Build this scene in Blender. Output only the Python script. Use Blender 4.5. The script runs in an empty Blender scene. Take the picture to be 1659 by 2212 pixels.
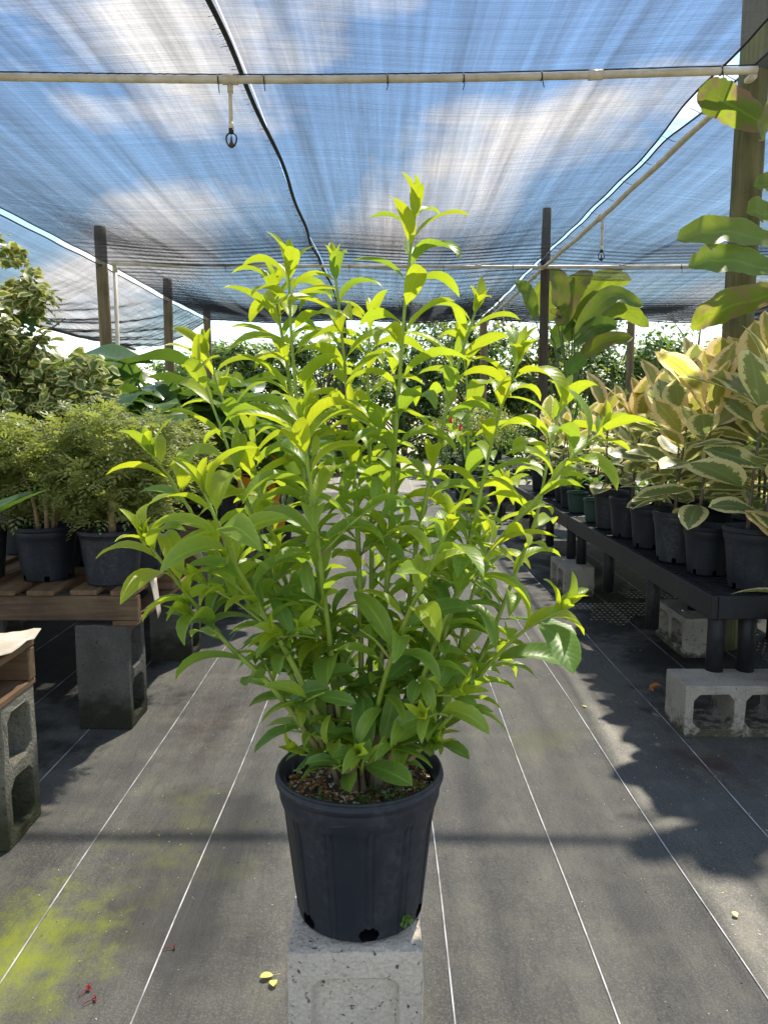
import bpy, bmesh, math, random
from mathutils import Vector, Matrix, Quaternion, noise
R = math.radians
PI = math.pi
rnd = random.Random(7)
scene = bpy.context.scene
C = scene.collection

# ------------------------------------------------------------------ camera
CAM_H, PITCH, FPX = 1.14, R(7.3), 1662.0          # f in units of a 1659 px wide picture
cam_d = bpy.data.cameras.new('camera')
cam_d.sensor_fit = 'HORIZONTAL'; cam_d.sensor_width = 36; cam_d.lens = 36 * FPX / 1659
cam_d.clip_start = 0.02; cam_d.clip_end = 600
cam = bpy.data.objects.new('camera', cam_d); C.objects.link(cam)
cam.location = (0, 0, CAM_H); cam.rotation_euler = (PI / 2 - PITCH, 0, 0)
scene.camera = cam

# ------------------------------------------------------------------ light
SUN = Vector((0.275, 0.62, 1.0)).normalized()       # towards the sun
world = bpy.data.worlds.new('World'); scene.world = world; world.use_nodes = True
wn, wl = world.node_tree.nodes, world.node_tree.links
wn.clear()
w_out = wn.new('ShaderNodeOutputWorld'); w_bg = wn.new('ShaderNodeBackground')
sky = wn.new('ShaderNodeTexSky'); sky.sky_type = 'NISHITA'; sky.sun_disc = False
sky.sun_elevation = math.asin(SUN.z); sky.sun_rotation = math.atan2(SUN.x, SUN.y)
sky.air_density = 1.2; sky.dust_density = 0.15; sky.ozone_density = 3.0
w_bg.inputs['Strength'].default_value = 0.085
w_tc = wn.new('ShaderNodeTexCoord'); w_sep = wn.new('ShaderNodeSeparateXYZ')
w_add = wn.new('ShaderNodeMath'); w_add.operation = 'ADD'; w_add.inputs[1].default_value = 0.42
w_max = wn.new('ShaderNodeMath'); w_max.operation = 'MAXIMUM'; w_max.inputs[1].default_value = 0.05
w_dx = wn.new('ShaderNodeMath'); w_dx.operation = 'DIVIDE'
w_dy = wn.new('ShaderNodeMath'); w_dy.operation = 'DIVIDE'
w_cmb = wn.new('ShaderNodeCombineXYZ')
w_n1 = wn.new('ShaderNodeTexNoise'); w_n1.inputs['Scale'].default_value = 2.3
w_n1.inputs['Detail'].default_value = 9; w_n1.inputs['Roughness'].default_value = 0.55; w_n1.inputs['Distortion'].default_value = 0.35
w_cmb.inputs[2].default_value = 3.1
w_ramp = wn.new('ShaderNodeValToRGB')
w_ramp.color_ramp.elements[0].position = 0.495; w_ramp.color_ramp.elements[1].position = 0.64
w_mix = wn.new('ShaderNodeMix'); w_mix.data_type = 'RGBA'
w_mix.inputs['B'].default_value = (9.6, 9.4, 9.3, 1)
wl.new(w_tc.outputs['Generated'], w_sep.inputs[0])
wl.new(w_sep.outputs['Z'], w_max.inputs[0]); wl.new(w_max.outputs[0], w_add.inputs[0])
wl.new(w_sep.outputs['X'], w_dx.inputs[0]); wl.new(w_add.outputs[0], w_dx.inputs[1])
wl.new(w_sep.outputs['Y'], w_dy.inputs[0]); wl.new(w_add.outputs[0], w_dy.inputs[1])
wl.new(w_dx.outputs[0], w_cmb.inputs[0]); wl.new(w_dy.outputs[0], w_cmb.inputs[1])
wl.new(w_cmb.outputs[0], w_n1.inputs['Vector']); wl.new(w_n1.outputs['Fac'], w_ramp.inputs[0])
wl.new(w_ramp.outputs['Color'], w_mix.inputs['Factor']); w_hs = wn.new('ShaderNodeHueSaturation'); w_hs.inputs['Saturation'].default_value = 1.12; w_hs.inputs['Value'].default_value = 1.12
wl.new(sky.outputs[0], w_hs.inputs['Color']); wl.new(w_hs.outputs[0], w_mix.inputs['A'])
wl.new(w_mix.outputs['Result'], w_bg.inputs[0]); wl.new(w_bg.outputs[0], w_out.inputs[0])

sun_d = bpy.data.lights.new('sun', 'SUN'); sun_d.energy = 5.0; sun_d.angle = R(1.0); sun_d.color = (1.0, 0.93, 0.80)
sun = bpy.data.objects.new('sun', sun_d); C.objects.link(sun)
sun.rotation_euler = (-SUN).to_track_quat('-Z', 'Y').to_euler(); sun.location = SUN * 30

vs = scene.view_settings
vs.view_transform = 'Standard'; vs.look = 'None'; vs.exposure = 1.55; vs.gamma = 1
cy = scene.cycles
cy.max_bounces = 8; cy.diffuse_bounces = 4; cy.glossy_bounces = 3; cy.transmission_bounces = 6
cy.transparent_max_bounces = 24
cy.use_denoising = True
cy.sample_clamp_indirect = 6

# ------------------------------------------------------------------ helpers
def at(px, py, Y):
    """photo measurement (1659 px wide picture) + distance ahead -> point in the place"""
    cx, cyy = (px - 829.5) / FPX, (py - 1106) / FPX
    cp, sp = math.cos(PITCH), math.sin(PITCH)
    d = Vector((cx, cp - cyy * sp, -sp - cyy * cp))
    return Vector((0, 0, CAM_H)) + d * (Y / d.y)

def tag(o, label=None, cat=None, group=None, kind=None):
    if label: o['label'] = label
    if cat: o['category'] = cat
    if group: o['group'] = group
    if kind: o['kind'] = kind
    return o

def thing(name, label, cat, loc=(0, 0, 0), rz=0.0, group=None):
    o = bpy.data.objects.new(name, None); C.objects.link(o)
    o.empty_display_size = 0.1
    o.location = loc; o.rotation_euler = (0, 0, rz)
    return tag(o, label, cat, group)

def link(name, me, parent=None, loc=None, matrix=None, kind=None):
    o = bpy.data.objects.new(name, me); C.objects.link(o)
    if parent: o.parent = parent
    if matrix is not None: o.matrix_local = matrix
    if loc is not None: o.location = loc
    if kind: o['kind'] = kind
    return o

class MB:
    def __init__(s): s.v = []; s.f = []; s.uv = []; s.mi = []; s.m = 0
    def face(s, idx, uvs=None):
        s.f.append(tuple(idx)); s.uv.append(uvs or [(0, 0)] * len(idx)); s.mi.append(s.m)
    def box(s, c, d, M=None):
        x, y, z = d[0] / 2, d[1] / 2, d[2] / 2
        b = len(s.v)
        for q in ((-x,-y,-z),(x,-y,-z),(x,y,-z),(-x,y,-z),(-x,-y,z),(x,-y,z),(x,y,z),(-x,y,z)):
            p = Vector(q)
            if M is not None: p = M @ p
            s.v.append(p + Vector(c))
        for q in ((3,2,1,0),(4,5,6,7),(0,1,5,4),(1,2,6,5),(2,3,7,6),(3,0,4,7)):
            s.face([b + i for i in q], [(0,0),(1,0),(1,1),(0,1)])
        return s
    def tube(s, pts, rad, n=8, caps=True, v0=0.0, v1=1.0):
        pts = [Vector(p) for p in pts]
        if not hasattr(rad, '__len__'): rad = [rad] * len(pts)
        b = len(s.v); m = len(pts)
        ref = Vector((0.31, 0.95, 0.05)); px = None
        for i, p in enumerate(pts):
            t = (pts[min(i + 1, m - 1)] - pts[max(i - 1, 0)])
            if t.length < 1e-9: t = Vector((0, 0, 1))
            t.normalize()
            if px is None:
                if abs(t.dot(ref)) > 0.93: ref = Vector((1, 0, 0))
                px = ref
            a = px - t * px.dot(t)
            if a.length < 1e-6: a = Vector((1, 0, 0)) - t * t.x
            a.normalize(); px = a; c = t.cross(a)
            for k in range(n):
                th = 2 * PI * k / n
                s.v.append(p + (a * math.cos(th) + c * math.sin(th)) * rad[i])
        for i in range(m - 1):
            for k in range(n):
                k2 = (k + 1) % n
                va, vb = v0 + (v1 - v0) * i / (m - 1), v0 + (v1 - v0) * (i + 1) / (m - 1)
                s.face([b+i*n+k, b+i*n+k2, b+(i+1)*n+k2, b+(i+1)*n+k], [(k/n,va),((k+1)/n,va),((k+1)/n,vb),(k/n,vb)])
        if caps:
            s.face([b + k for k in range(n)][::-1], [(.5, v0)] * n); s.face([b + (m-1)*n + k for k in range(n)], [(.5, v1)] * n)
        return s
    def lathe(s, prof, n=32, c=(0,0,0), rf=None, capb=False, skip=None):
        b = len(s.v); m = len(prof)
        for i, (r, z) in enumerate(prof):
            for k in range(n):
                th = 2 * PI * k / n
                rr = r * (rf(th, z) if rf else 1)
                s.v.append(Vector((c[0] + rr * math.cos(th), c[1] + rr * math.sin(th), c[2] + z)))
        for i in range(m - 1):
            for k in range(n):
                if skip and skip(i, k): continue
                k2 = (k + 1) % n
                s.face([b+i*n+k, b+i*n+k2, b+(i+1)*n+k2, b+(i+1)*n+k])
        if capb: s.face([b + k for k in range(n)][::-1])
        return s
    def add(s, geo, M):
        b = len(s.v); v, f, uv = geo
        s.v.extend(M @ p for p in v)
        for q, u in zip(f, uv): s.face([b + i for i in q], u)
        return s
    def mesh(s, name, mats, smooth=True):
        me = bpy.data.meshes.new(name)
        me.from_pydata([tuple(p) for p in s.v], [], s.f)
        ul = me.uv_layers.new(name='UVMap')
        flat = [c for u in s.uv for q in u for c in q]
        ul.data.foreach_set('uv', flat)
        if not isinstance(mats, (list, tuple)): mats = [mats]
        for m in mats: me.materials.append(m)
        me.polygons.foreach_set('material_index', s.mi)
        me.polygons.foreach_set('use_smooth', [smooth] * len(s.f))
        me.update()
        return me
    def obj(s, name, mats, parent=None, smooth=True, kind=None, loc=None):
        return link(name, s.mesh(name, mats, smooth), parent, loc, kind=kind)

def bevel(o, w=0.004, seg=2, ang=40):
    m = o.modifiers.new('bevel', 'BEVEL'); m.width = w; m.segments = seg
    m.limit_method = 'ANGLE'; m.angle_limit = R(ang)
    return o

def spline(pts, n):
    pts = [Vector(p) for p in pts]
    P = [pts[0] * 2 - pts[1]] + pts + [pts[-1] * 2 - pts[-2]]
    out = []
    segs = len(pts) - 1
    for i in range(n + 1):
        u = i / n * segs; k = min(int(u), segs - 1); t = u - k
        a, b, c, d = P[k], P[k+1], P[k+2], P[k+3]
        out.append(0.5 * ((2*b) + (c-a)*t + (2*a-5*b+4*c-d)*t*t + (3*b-a-3*c+d)*t**3))
    return out

# ------------------------------------------------------------------ materials
def new_mat(name):
    m = bpy.data.materials.new(name); m.use_nodes = True
    nt = m.node_tree; nt.nodes.clear()
    return m, nt.nodes, nt.links

def nd(n, typ, **kw):
    x = n.new(typ)
    for k, v in kw.items():
        if k in x.inputs: x.inputs[k].default_value = v
        else: setattr(x, k, v)
    return x

def math_n(n, l, op, a, b=None, clamp=False):
    x = n.new('ShaderNodeMath'); x.operation = op; x.use_clamp = clamp
    for i, q in enumerate((a, b)):
        if q is None: continue
        if isinstance(q, (int, float)): x.inputs[i].default_value = q
        else: l.new(q, x.inputs[i])
    return x.outputs[0]

def mixc(n, l, fac, a, b, blend='MIX'):
    x = n.new('ShaderNodeMix'); x.data_type = 'RGBA'; x.blend_type = blend
    for key, q in (('Factor', fac), ('A', a), ('B', b)):
        if isinstance(q, (int, float)): x.inputs[key].default_value = q
        elif isinstance(q, tuple): x.inputs[key].default_value = q + (1,) if len(q) == 3 else q
        else: l.new(q, x.inputs[key])
    return x.outputs['Result']

def ramp(n, l, fac, p0, p1):
    x = n.new('ShaderNodeMapRange'); x.interpolation_type = 'SMOOTHSTEP'
    x.inputs['From Min'].default_value = p0; x.inputs['From Max'].default_value = p1
    l.new(fac, x.inputs['Value']); return x.outputs['Result']

def noise_n(n, l, vec, scale, detail=4, rough=0.55, dist=0.0):
    x = nd(n, 'ShaderNodeTexNoise', Scale=scale, Detail=detail, Roughness=rough, Distortion=dist)
    if vec is not None: l.new(vec, x.inputs['Vector'])
    return x.outputs['Fac']

def mapping(n, l, vec, scale=(1,1,1), loc=(0,0,0)):
    x = n.new('ShaderNodeMapping'); x.inputs['Scale'].default_value = scale; x.inputs['Location'].default_value = loc
    l.new(vec, x.inputs['Vector']); return x.outputs[0]

def bump(n, l, h, strength=0.3, dist=0.01):
    x = nd(n, 'ShaderNodeBump', Strength=strength, Distance=dist); l.new(h, x.inputs['Height']); return x.outputs[0]

def simple(name, col, rough=0.6, col2=None, scale=20.0, bs=0.2, bd=0.004, spec=0.4, bscale=None, metallic=0.0, coord='Object'):
    m, n, l = new_mat(name)
    out = n.new('ShaderNodeOutputMaterial'); p = nd(n, 'ShaderNodeBsdfPrincipled', Roughness=rough)
    p.inputs['Specular IOR Level'].default_value = spec; p.inputs['Metallic'].default_value = metallic
    tc = n.new('ShaderNodeTexCoord').outputs[coord]
    f = noise_n(n, l, tc, scale, 6, 0.6)
    c2 = col2 or tuple(c * 0.7 for c in col)
    l.new(mixc(n, l, ramp(n, l, f, 0.35, 0.65), col, c2), p.inputs['Base Color'])
    l.new(bump(n, l, noise_n(n, l, tc, bscale or scale * 3, 5), bs, bd), p.inputs['Normal'])
    l.new(p.outputs[0], out.inputs[0])
    return m

def leaf_mat(name, col, tcol, rough=0.42, trans=0.42, spec=0.45, vein=(1.35, 1.35, 1.0), margin=None, var=0.25, blotch=None, under=None):
    """margin: (colour, start, noise amount) for variegated edges; blotch: (colour, threshold) for dry patches"""
    m, n, l = new_mat(name)
    out = n.new('ShaderNodeOutputMaterial'); p = nd(n, 'ShaderNodeBsdfPrincipled', Roughness=rough)
    p.inputs['Specular IOR Level'].default_value = spec
    tc = n.new('ShaderNodeTexCoord'); sep = n.new('ShaderNodeSeparateXYZ'); l.new(tc.outputs['UV'], sep.inputs[0])
    info = n.new('ShaderNodeObjectInfo')
    geo = n.new('ShaderNodeNewGeometry')
    ua = math_n(n, l, 'ABSOLUTE', math_n(n, l, 'SUBTRACT', sep.outputs['X'], 0.5))     # 0 mid .. 0.5 edge
    # per leaf offset of the noise
    off = n.new('ShaderNodeVectorMath'); off.operation = 'ADD'
    comb = n.new('ShaderNodeCombineXYZ')
    l.new(math_n(n, l, 'MULTIPLY', info.outputs['Random'], 37.0), comb.inputs[0]); l.new(math_n(n, l, 'MULTIPLY', geo.outputs['Random Per Island'], 23.0), comb.inputs[1])
    l.new(tc.outputs['UV'], off.inputs[0]); l.new(comb.outputs[0], off.inputs[1])
    rr = math_n(n, l, 'FRACT', math_n(n, l, 'ADD', info.outputs['Random'], geo.outputs['Random Per Island']))
    nz = noise_n(n, l, mapping(n, l, off.outputs[0], (3, 6, 1)), 1.5, 4, 0.6)
    base = mixc(n, l, ramp(n, l, nz, 0.3, 0.7), col, tuple(c * (1 - var) for c in col))
    base = mixc(n, l, math_n(n, l, 'MULTIPLY', rr, 0.5), base, (col[0] * 1.5, col[1] * 1.15, col[2] * 0.8))
    tr = mixc(n, l, math_n(n, l, 'MULTIPLY', rr, 0.6), tcol, (tcol[0] * 1.35, tcol[1] * 1.05, tcol[2] * 0.6))
    # side veins, a faint herringbone
    vv = math_n(n, l, 'SINE', math_n(n, l, 'MULTIPLY', math_n(n, l, 'SUBTRACT', sep.outputs['Y'], math_n(n, l, 'MULTIPLY', ua, 0.35)), 75.0))
    vf = math_n(n, l, 'MULTIPLY', ramp(n, l, vv, 0.7, 1.0), 0.4)
    base = mixc(n, l, vf, base, tuple(min(1, c * k) for c, k in zip(col, vein)))
    mid = math_n(n, l, 'SUBTRACT', 1.0, ramp(n, l, ua, 0.016, 0.05))
    base = mixc(n, l, math_n(n, l, 'MULTIPLY', mid, 0.8), base, tuple(min(1, c * k * 1.5) for c, k in zip(col, vein)))
    tr = mixc(n, l, math_n(n, l, 'MULTIPLY', math_n(n, l, 'MAXIMUM', mid, math_n(n, l, 'MULTIPLY', vf, 1.2)), 0.45), tr, tuple(c * 0.45 for c in tcol))
    sp = noise_n(n, l, mapping(n, l, off.outputs[0], (9, 22, 1)), 1.7, 3, 0.6)
    base = mixc(n, l, math_n(n, l, 'MULTIPLY', ramp(n, l, sp, 0.70, 0.76), 0.7), base, (0.30, 0.24, 0.07))
    rim = math_n(n, l, 'MULTIPLY', ramp(n, l, ua, 0.45, 0.49), 0.45)
    base = mixc(n, l, rim, base, tuple(min(1, c * k * 1.5) for c, k in zip(col, vein)))
    if margin:
        mc, start, amt = margin
        e = noise_n(n, l, mapping(n, l, off.outputs[0], (5, 9, 1)), 1.6, 5, 0.7)
        e = math_n(n, l, 'ADD', ua, math_n(n, l, 'MULTIPLY', math_n(n, l, 'SUBTRACT', e, 0.5), amt))
        tip = math_n(n, l, 'MULTIPLY', ramp(n, l, sep.outputs['Y'], 0.7, 1.0), 0.16)
        e = math_n(n, l, 'ADD', e, tip)
        mf = ramp(n, l, e, start, start + 0.03)
        base = mixc(n, l, mf, base, mc); tr = mixc(n, l, mf, tr, tuple(min(1, c * 1.0) for c in mc))
    if blotch:
        bc, th = blotch
        b = noise_n(n, l, mapping(n, l, off.outputs[0], (1.6, 3.0, 1)), 1.3, 4, 0.6)
        b = math_n(n, l, 'ADD', b, math_n(n, l, 'MULTIPLY', ua, 0.35))
        bf = ramp(n, l, b, th - 0.06, th + 0.16)
        base = mixc(n, l, bf, base, bc); tr = mixc(n, l, bf, tr, bc)
    l.new(base, p.inputs['Base Color'])
    hb = math_n(n, l, 'ADD', math_n(n, l, 'MULTIPLY', vv, 0.25), math_n(n, l, 'MULTIPLY', nz, 1.0))
    l.new(bump(n, l, hb, 0.12, 0.003), p.inputs['Normal'])
    t = n.new('ShaderNodeBsdfTranslucent'); l.new(tr, t.inputs['Color'])
    mx = n.new('ShaderNodeMixShader'); mx.inputs[0].default_value = trans
    l.new(p.outputs[0], mx.inputs[1]); l.new(t.outputs[0], mx.inputs[2]); l.new(mx.outputs[0], out.inputs[0])
    return m

M = {}
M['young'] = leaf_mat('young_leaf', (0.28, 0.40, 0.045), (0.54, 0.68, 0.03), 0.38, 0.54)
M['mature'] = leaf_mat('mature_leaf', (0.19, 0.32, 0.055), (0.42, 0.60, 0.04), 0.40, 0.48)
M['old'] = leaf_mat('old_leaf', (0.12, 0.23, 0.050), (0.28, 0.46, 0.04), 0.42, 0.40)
M['ficus'] = leaf_mat('variegated_ficus_leaf', (0.18, 0.24, 0.12), (0.32, 0.40, 0.11), 0.34, 0.45, 0.45, margin=((0.86, 0.79, 0.38), 0.29, 0.6))
M['ficus_pink'] = leaf_mat('young_ficus_leaf', (0.27, 0.29, 0.09), (0.46, 0.48, 0.10), 0.34, 0.50, 0.45, margin=((0.88, 0.68, 0.32), 0.27, 0.55))
M['philo'] = leaf_mat('heart_leaf', (0.075, 0.15, 0.055), (0.16, 0.30, 0.03), 0.27, 0.30, 0.55)
M['philo_pale'] = leaf_mat('pale_heart_leaf', (0.10, 0.19, 0.06), (0.22, 0.38, 0.04), 0.30, 0.34, 0.5)
M['yellow_leaf'] = leaf_mat('yellow_leaf', (0.62, 0.27, 0.02), (0.85, 0.36, 0.02), 0.45, 0.45, 0.3)
M['strel'] = leaf_mat('paddle_leaf', (0.12, 0.21, 0.06), (0.32, 0.46, 0.035), 0.40, 0.44, 0.45, blotch=((0.33, 0.23, 0.14), 0.72))
M['strel_dry'] = leaf_mat('dry_paddle_leaf', (0.12, 0.20, 0.045), (0.30, 0.38, 0.03), 0.45, 0.36, 0.3, blotch=((0.27, 0.18, 0.11), 0.60))
M['aralia'] = leaf_mat('aralia_leaf', (0.25, 0.30, 0.13), (0.42, 0.52, 0.10), 0.40, 0.42, 0.5)
M['trific'] = leaf_mat('cream_edged_leaf', (0.10, 0.17, 0.05), (0.24, 0.32, 0.06), 0.36, 0.36, 0.45, margin=((0.62, 0.60, 0.27), 0.27, 0.35))
M['green'] = leaf_mat('plain_green_leaf', (0.055, 0.115, 0.035), (0.14, 0.27, 0.03), 0.40, 0.32, 0.45)
M['bright'] = leaf_mat('bright_green_leaf', (0.10, 0.22, 0.04), (0.24, 0.44, 0.03), 0.40, 0.40, 0.4)
M['tree_leaf'] = leaf_mat('tree_leaf', (0.075, 0.135, 0.045), (0.15, 0.26, 0.035), 0.5, 0.30, 0.3)
M['tree_leaf2'] = leaf_mat('pale_tree_leaf', (0.12, 0.17, 0.06), (0.22, 0.30, 0.05), 0.5, 0.30, 0.3)
M['red_leaf'] = leaf_mat('red_leaf', (0.30, 0.02, 0.03), (0.5, 0.03, 0.04), 0.4, 0.35, 0.4)
M['dry_leaf'] = leaf_mat('dry_brown_leaf', (0.45, 0.19, 0.07), (0.5, 0.2, 0.06), 0.6, 0.2, 0.2)
M['pale_leaf'] = leaf_mat('fallen_pale_leaf', (0.62, 0.66, 0.20), (0.7, 0.72, 0.2), 0.5, 0.3, 0.3)

def stem_material(name, wood, green, v0, v1, rough=0.5):
    m, n, l = new_mat(name)
    out = n.new('ShaderNodeOutputMaterial'); p = nd(n, 'ShaderNodeBsdfPrincipled', Roughness=rough)
    tc = n.new('ShaderNodeTexCoord'); sep = n.new('ShaderNodeSeparateXYZ'); l.new(tc.outputs['UV'], sep.inputs[0])
    nz = noise_n(n, l, mapping(n, l, tc.outputs['Object'], (60, 60, 18)), 1.0, 5, 0.6)
    v = math_n(n, l, 'ADD', sep.outputs['Y'], math_n(n, l, 'MULTIPLY', math_n(n, l, 'SUBTRACT', nz, 0.5), 0.12))
    a = mixc(n, l, ramp(n, l, nz, 0.3, 0.7), wood, tuple(c * 0.6 for c in wood))
    b = mixc(n, l, ramp(n, l, nz, 0.3, 0.7), green, tuple(c * 0.8 for c in green))
    l.new(mixc(n, l, ramp(n, l, v, v0, v1), a, b), p.inputs['Base Color'])
    l.new(bump(n, l, nz, 0.4, 0.003), p.inputs['Normal']); l.new(p.outputs[0], out.inputs[0])
    return m
M['stem'] = stem_material('green_stem', (0.23, 0.155, 0.085), (0.25, 0.34, 0.045), 0.02, 0.22, 0.65)
M['wood_stem'] = stem_material('woody_stem', (0.21, 0.15, 0.085), (0.22, 0.17, 0.09), 0.0, 0.5, 0.7)
M['ficus_stem'] = stem_material('ficus_stem', (0.13, 0.085, 0.055), (0.26, 0.10, 0.06), 0.6, 1.0)
M['aralia_stem'] = stem_material('aralia_stem', (0.34, 0.22, 0.12), (0.20, 0.18, 0.07), 0.3, 0.8, 0.7)
M['petiole'] = simple('green_stalk', (0.13, 0.20, 0.05), 0.5, (0.09, 0.15, 0.04), 30)
M['bark'] = simple('bark', (0.13, 0.10, 0.075), 0.85, (0.07, 0.055, 0.04), 14, 0.6, 0.01)

def pot_mat(name, col, dust):
    m, n, l = new_mat(name)
    out = n.new('ShaderNodeOutputMaterial'); p = nd(n, 'ShaderNodeBsdfPrincipled', Roughness=0.46)
    p.inputs['Specular IOR Level'].default_value = 0.28
    tc = n.new('ShaderNodeTexCoord').outputs['Object']
    info = n.new('ShaderNodeObjectInfo')
    f = noise_n(n, l, mapping(n, l, tc, (6, 6, 2.2)), 1.6, 7, 0.65)
    f2 = noise_n(n, l, tc, 70, 5, 0.7)
    d = math_n(n, l, 'MULTIPLY', ramp(n, l, f, 0.40, 0.75), ramp(n, l, f2, 0.3, 0.75))
    sc = noise_n(n, l, mapping(n, l, tc, (14, 14, 75)), 1.0, 5, 0.7, 0.8)
    c = mixc(n, l, math_n(n, l, 'MULTIPLY', d, 0.6), col, dust)
    c = mixc(n, l, math_n(n, l, 'MULTIPLY', ramp(n, l, sc, 0.62, 0.72), 0.5), c, dust)
    l.new(c, p.inputs['Base Color'])
    l.new(math_n(n, l, 'ADD', 0.40, math_n(n, l, 'MULTIPLY', f, 0.22)), p.inputs['Roughness'])
    # scratches
    s = noise_n(n, l, mapping(n, l, tc, (90, 90, 9)), 1.0, 4, 0.6)
    l.new(bump(n, l, math_n(n, l, 'ADD', s, f2), 0.12, 0.0015), p.inputs['Normal'])
    l.new(p.outputs[0], out.inputs[0]); return m
M['pot'] = pot_mat('black_pot_plastic', (0.013, 0.016, 0.023), (0.075, 0.078, 0.085))
M['pot_grey'] = pot_mat('dusty_pot_plastic', (0.021, 0.024, 0.030), (0.11, 0.113, 0.12))
M['pot_green'] = pot_mat('green_pot_plastic', (0.02, 0.055, 0.042), (0.09, 0.13, 0.11))
M['bench'] = pot_mat('black_bench_plastic', (0.014, 0.015, 0.017), (0.075, 0.075, 0.072))
M['black'] = simple('black_rubber', (0.012, 0.012, 0.013), 0.55, (0.02, 0.02, 0.021), 20)
M['pvc'] = simple('white_pvc', (0.70, 0.66, 0.55), 0.35, (0.52, 0.46, 0.33), 7, 0.05, 0.001, 0.45)
M['paper'] = simple('weathered_paper', (0.70, 0.63, 0.52), 0.6, (0.55, 0.47, 0.36), 9, 0.1)
M['red_print'] = simple('red_print', (0.55, 0.03, 0.03), 0.6)

def soil_mat():
    m, n, l = new_mat('potting_soil')
    out = n.new('ShaderNodeOutputMaterial'); p = nd(n, 'ShaderNodeBsdfPrincipled', Roughness=0.9)
    tc = n.new('ShaderNodeTexCoord').outputs['Object']
    v = nd(n, 'ShaderNodeTexVoronoi', Scale=190.0); l.new(tc, v.inputs['Vector'])
    sc = n.new('ShaderNodeSeparateColor'); l.new(v.outputs['Color'], sc.inputs[0])
    c = mixc(n, l, noise_n(n, l, tc, 60, 5), (0.028, 0.018, 0.010), (0.085, 0.050, 0.022))
    c = mixc(n, l, ramp(n, l, sc.outputs[0], 0.80, 0.84), c, (0.30, 0.17, 0.06))
    c = mixc(n, l, ramp(n, l, sc.outputs[1], 0.90, 0.93), c, (0.55, 0.50, 0.40))
    l.new(c, p.inputs['Base Color'])
    l.new(bump(n, l, noise_n(n, l, tc, 150, 6), 0.9, 0.006), p.inputs['Normal']); l.new(p.outputs[0], out.inputs[0])
    return m
M['soil'] = soil_mat()
M['perlite'] = simple('perlite', (0.62, 0.58, 0.50), 0.8)
M['bark_chip'] = simple('bark_chip', (0.36, 0.17, 0.06), 0.8, (0.20, 0.09, 0.03), 50)

def concrete_mat(name, c1, c2, moss, moss_h):
    m, n, l = new_mat(name)
    out = n.new('ShaderNodeOutputMaterial'); p = nd(n, 'ShaderNodeBsdfPrincipled', Roughness=0.92)
    p.inputs['Specular IOR Level'].default_value = 0.15
    tcn = n.new('ShaderNodeTexCoord'); tc = tcn.outputs['Object']
    geo = n.new('ShaderNodeNewGeometry'); sp = n.new('ShaderNodeSeparateXYZ'); l.new(geo.outputs['Position'], sp.inputs[0])
    a = noise_n(n, l, tc, 9, 5, 0.6); b = noise_n(n, l, tc, 230, 6, 0.8); v = nd(n, 'ShaderNodeTexVoronoi', Scale=130.0); l.new(tc, v.inputs['Vector'])
    c = mixc(n, l, ramp(n, l, a, 0.3, 0.7), c1, c2)
    c = mixc(n, l, math_n(n, l, 'MULTIPLY', ramp(n, l, b, 0.47, 0.60), 0.38), c, tuple(q * 0.45 for q in c1))
    pit = math_n(n, l, 'SUBTRACT', 1.0, ramp(n, l, noise_n(n, l, tc, 95, 3, 0.6), 0.30, 0.38))
    c = mixc(n, l, math_n(n, l, 'MULTIPLY', pit, 0.85), c, (0.03, 0.028, 0.022))
    # algae and grime that creep up from the damp ground
    g = math_n(n, l, 'ADD', sp.outputs['Z'], math_n(n, l, 'MULTIPLY', math_n(n, l, 'SUBTRACT', noise_n(n, l, tc, 14, 6, 0.7), 0.5), 0.35))
    gf = math_n(n, l, 'SUBTRACT', 1.0, ramp(n, l, g, moss_h * 0.1, moss_h))
    c = mixc(n, l, math_n(n, l, 'MULTIPLY', gf, 0.88), c, moss)
    l.new(c, p.inputs['Base Color'])
    h = math_n(n, l, 'ADD', math_n(n, l, 'MULTIPLY', b, 1.0), math_n(n, l, 'MULTIPLY', v.outputs['Distance'], 0.8))
    h = math_n(n, l, 'SUBTRACT', h, pit)
    l.new(bump(n, l, h, 0.8, 0.006), p.inputs['Normal']); l.new(p.outputs[0], out.inputs[0])
    return m
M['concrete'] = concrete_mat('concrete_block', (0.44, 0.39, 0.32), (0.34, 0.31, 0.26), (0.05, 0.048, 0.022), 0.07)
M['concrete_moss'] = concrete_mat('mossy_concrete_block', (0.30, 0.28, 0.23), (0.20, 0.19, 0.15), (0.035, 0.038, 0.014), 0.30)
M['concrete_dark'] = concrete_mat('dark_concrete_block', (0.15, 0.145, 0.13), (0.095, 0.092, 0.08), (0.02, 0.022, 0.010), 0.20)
M['concrete_pale'] = concrete_mat('pale_concrete_block', (0.70, 0.62, 0.51), (0.58, 0.51, 0.43), (0.12, 0.105, 0.06), 0.04)

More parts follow.
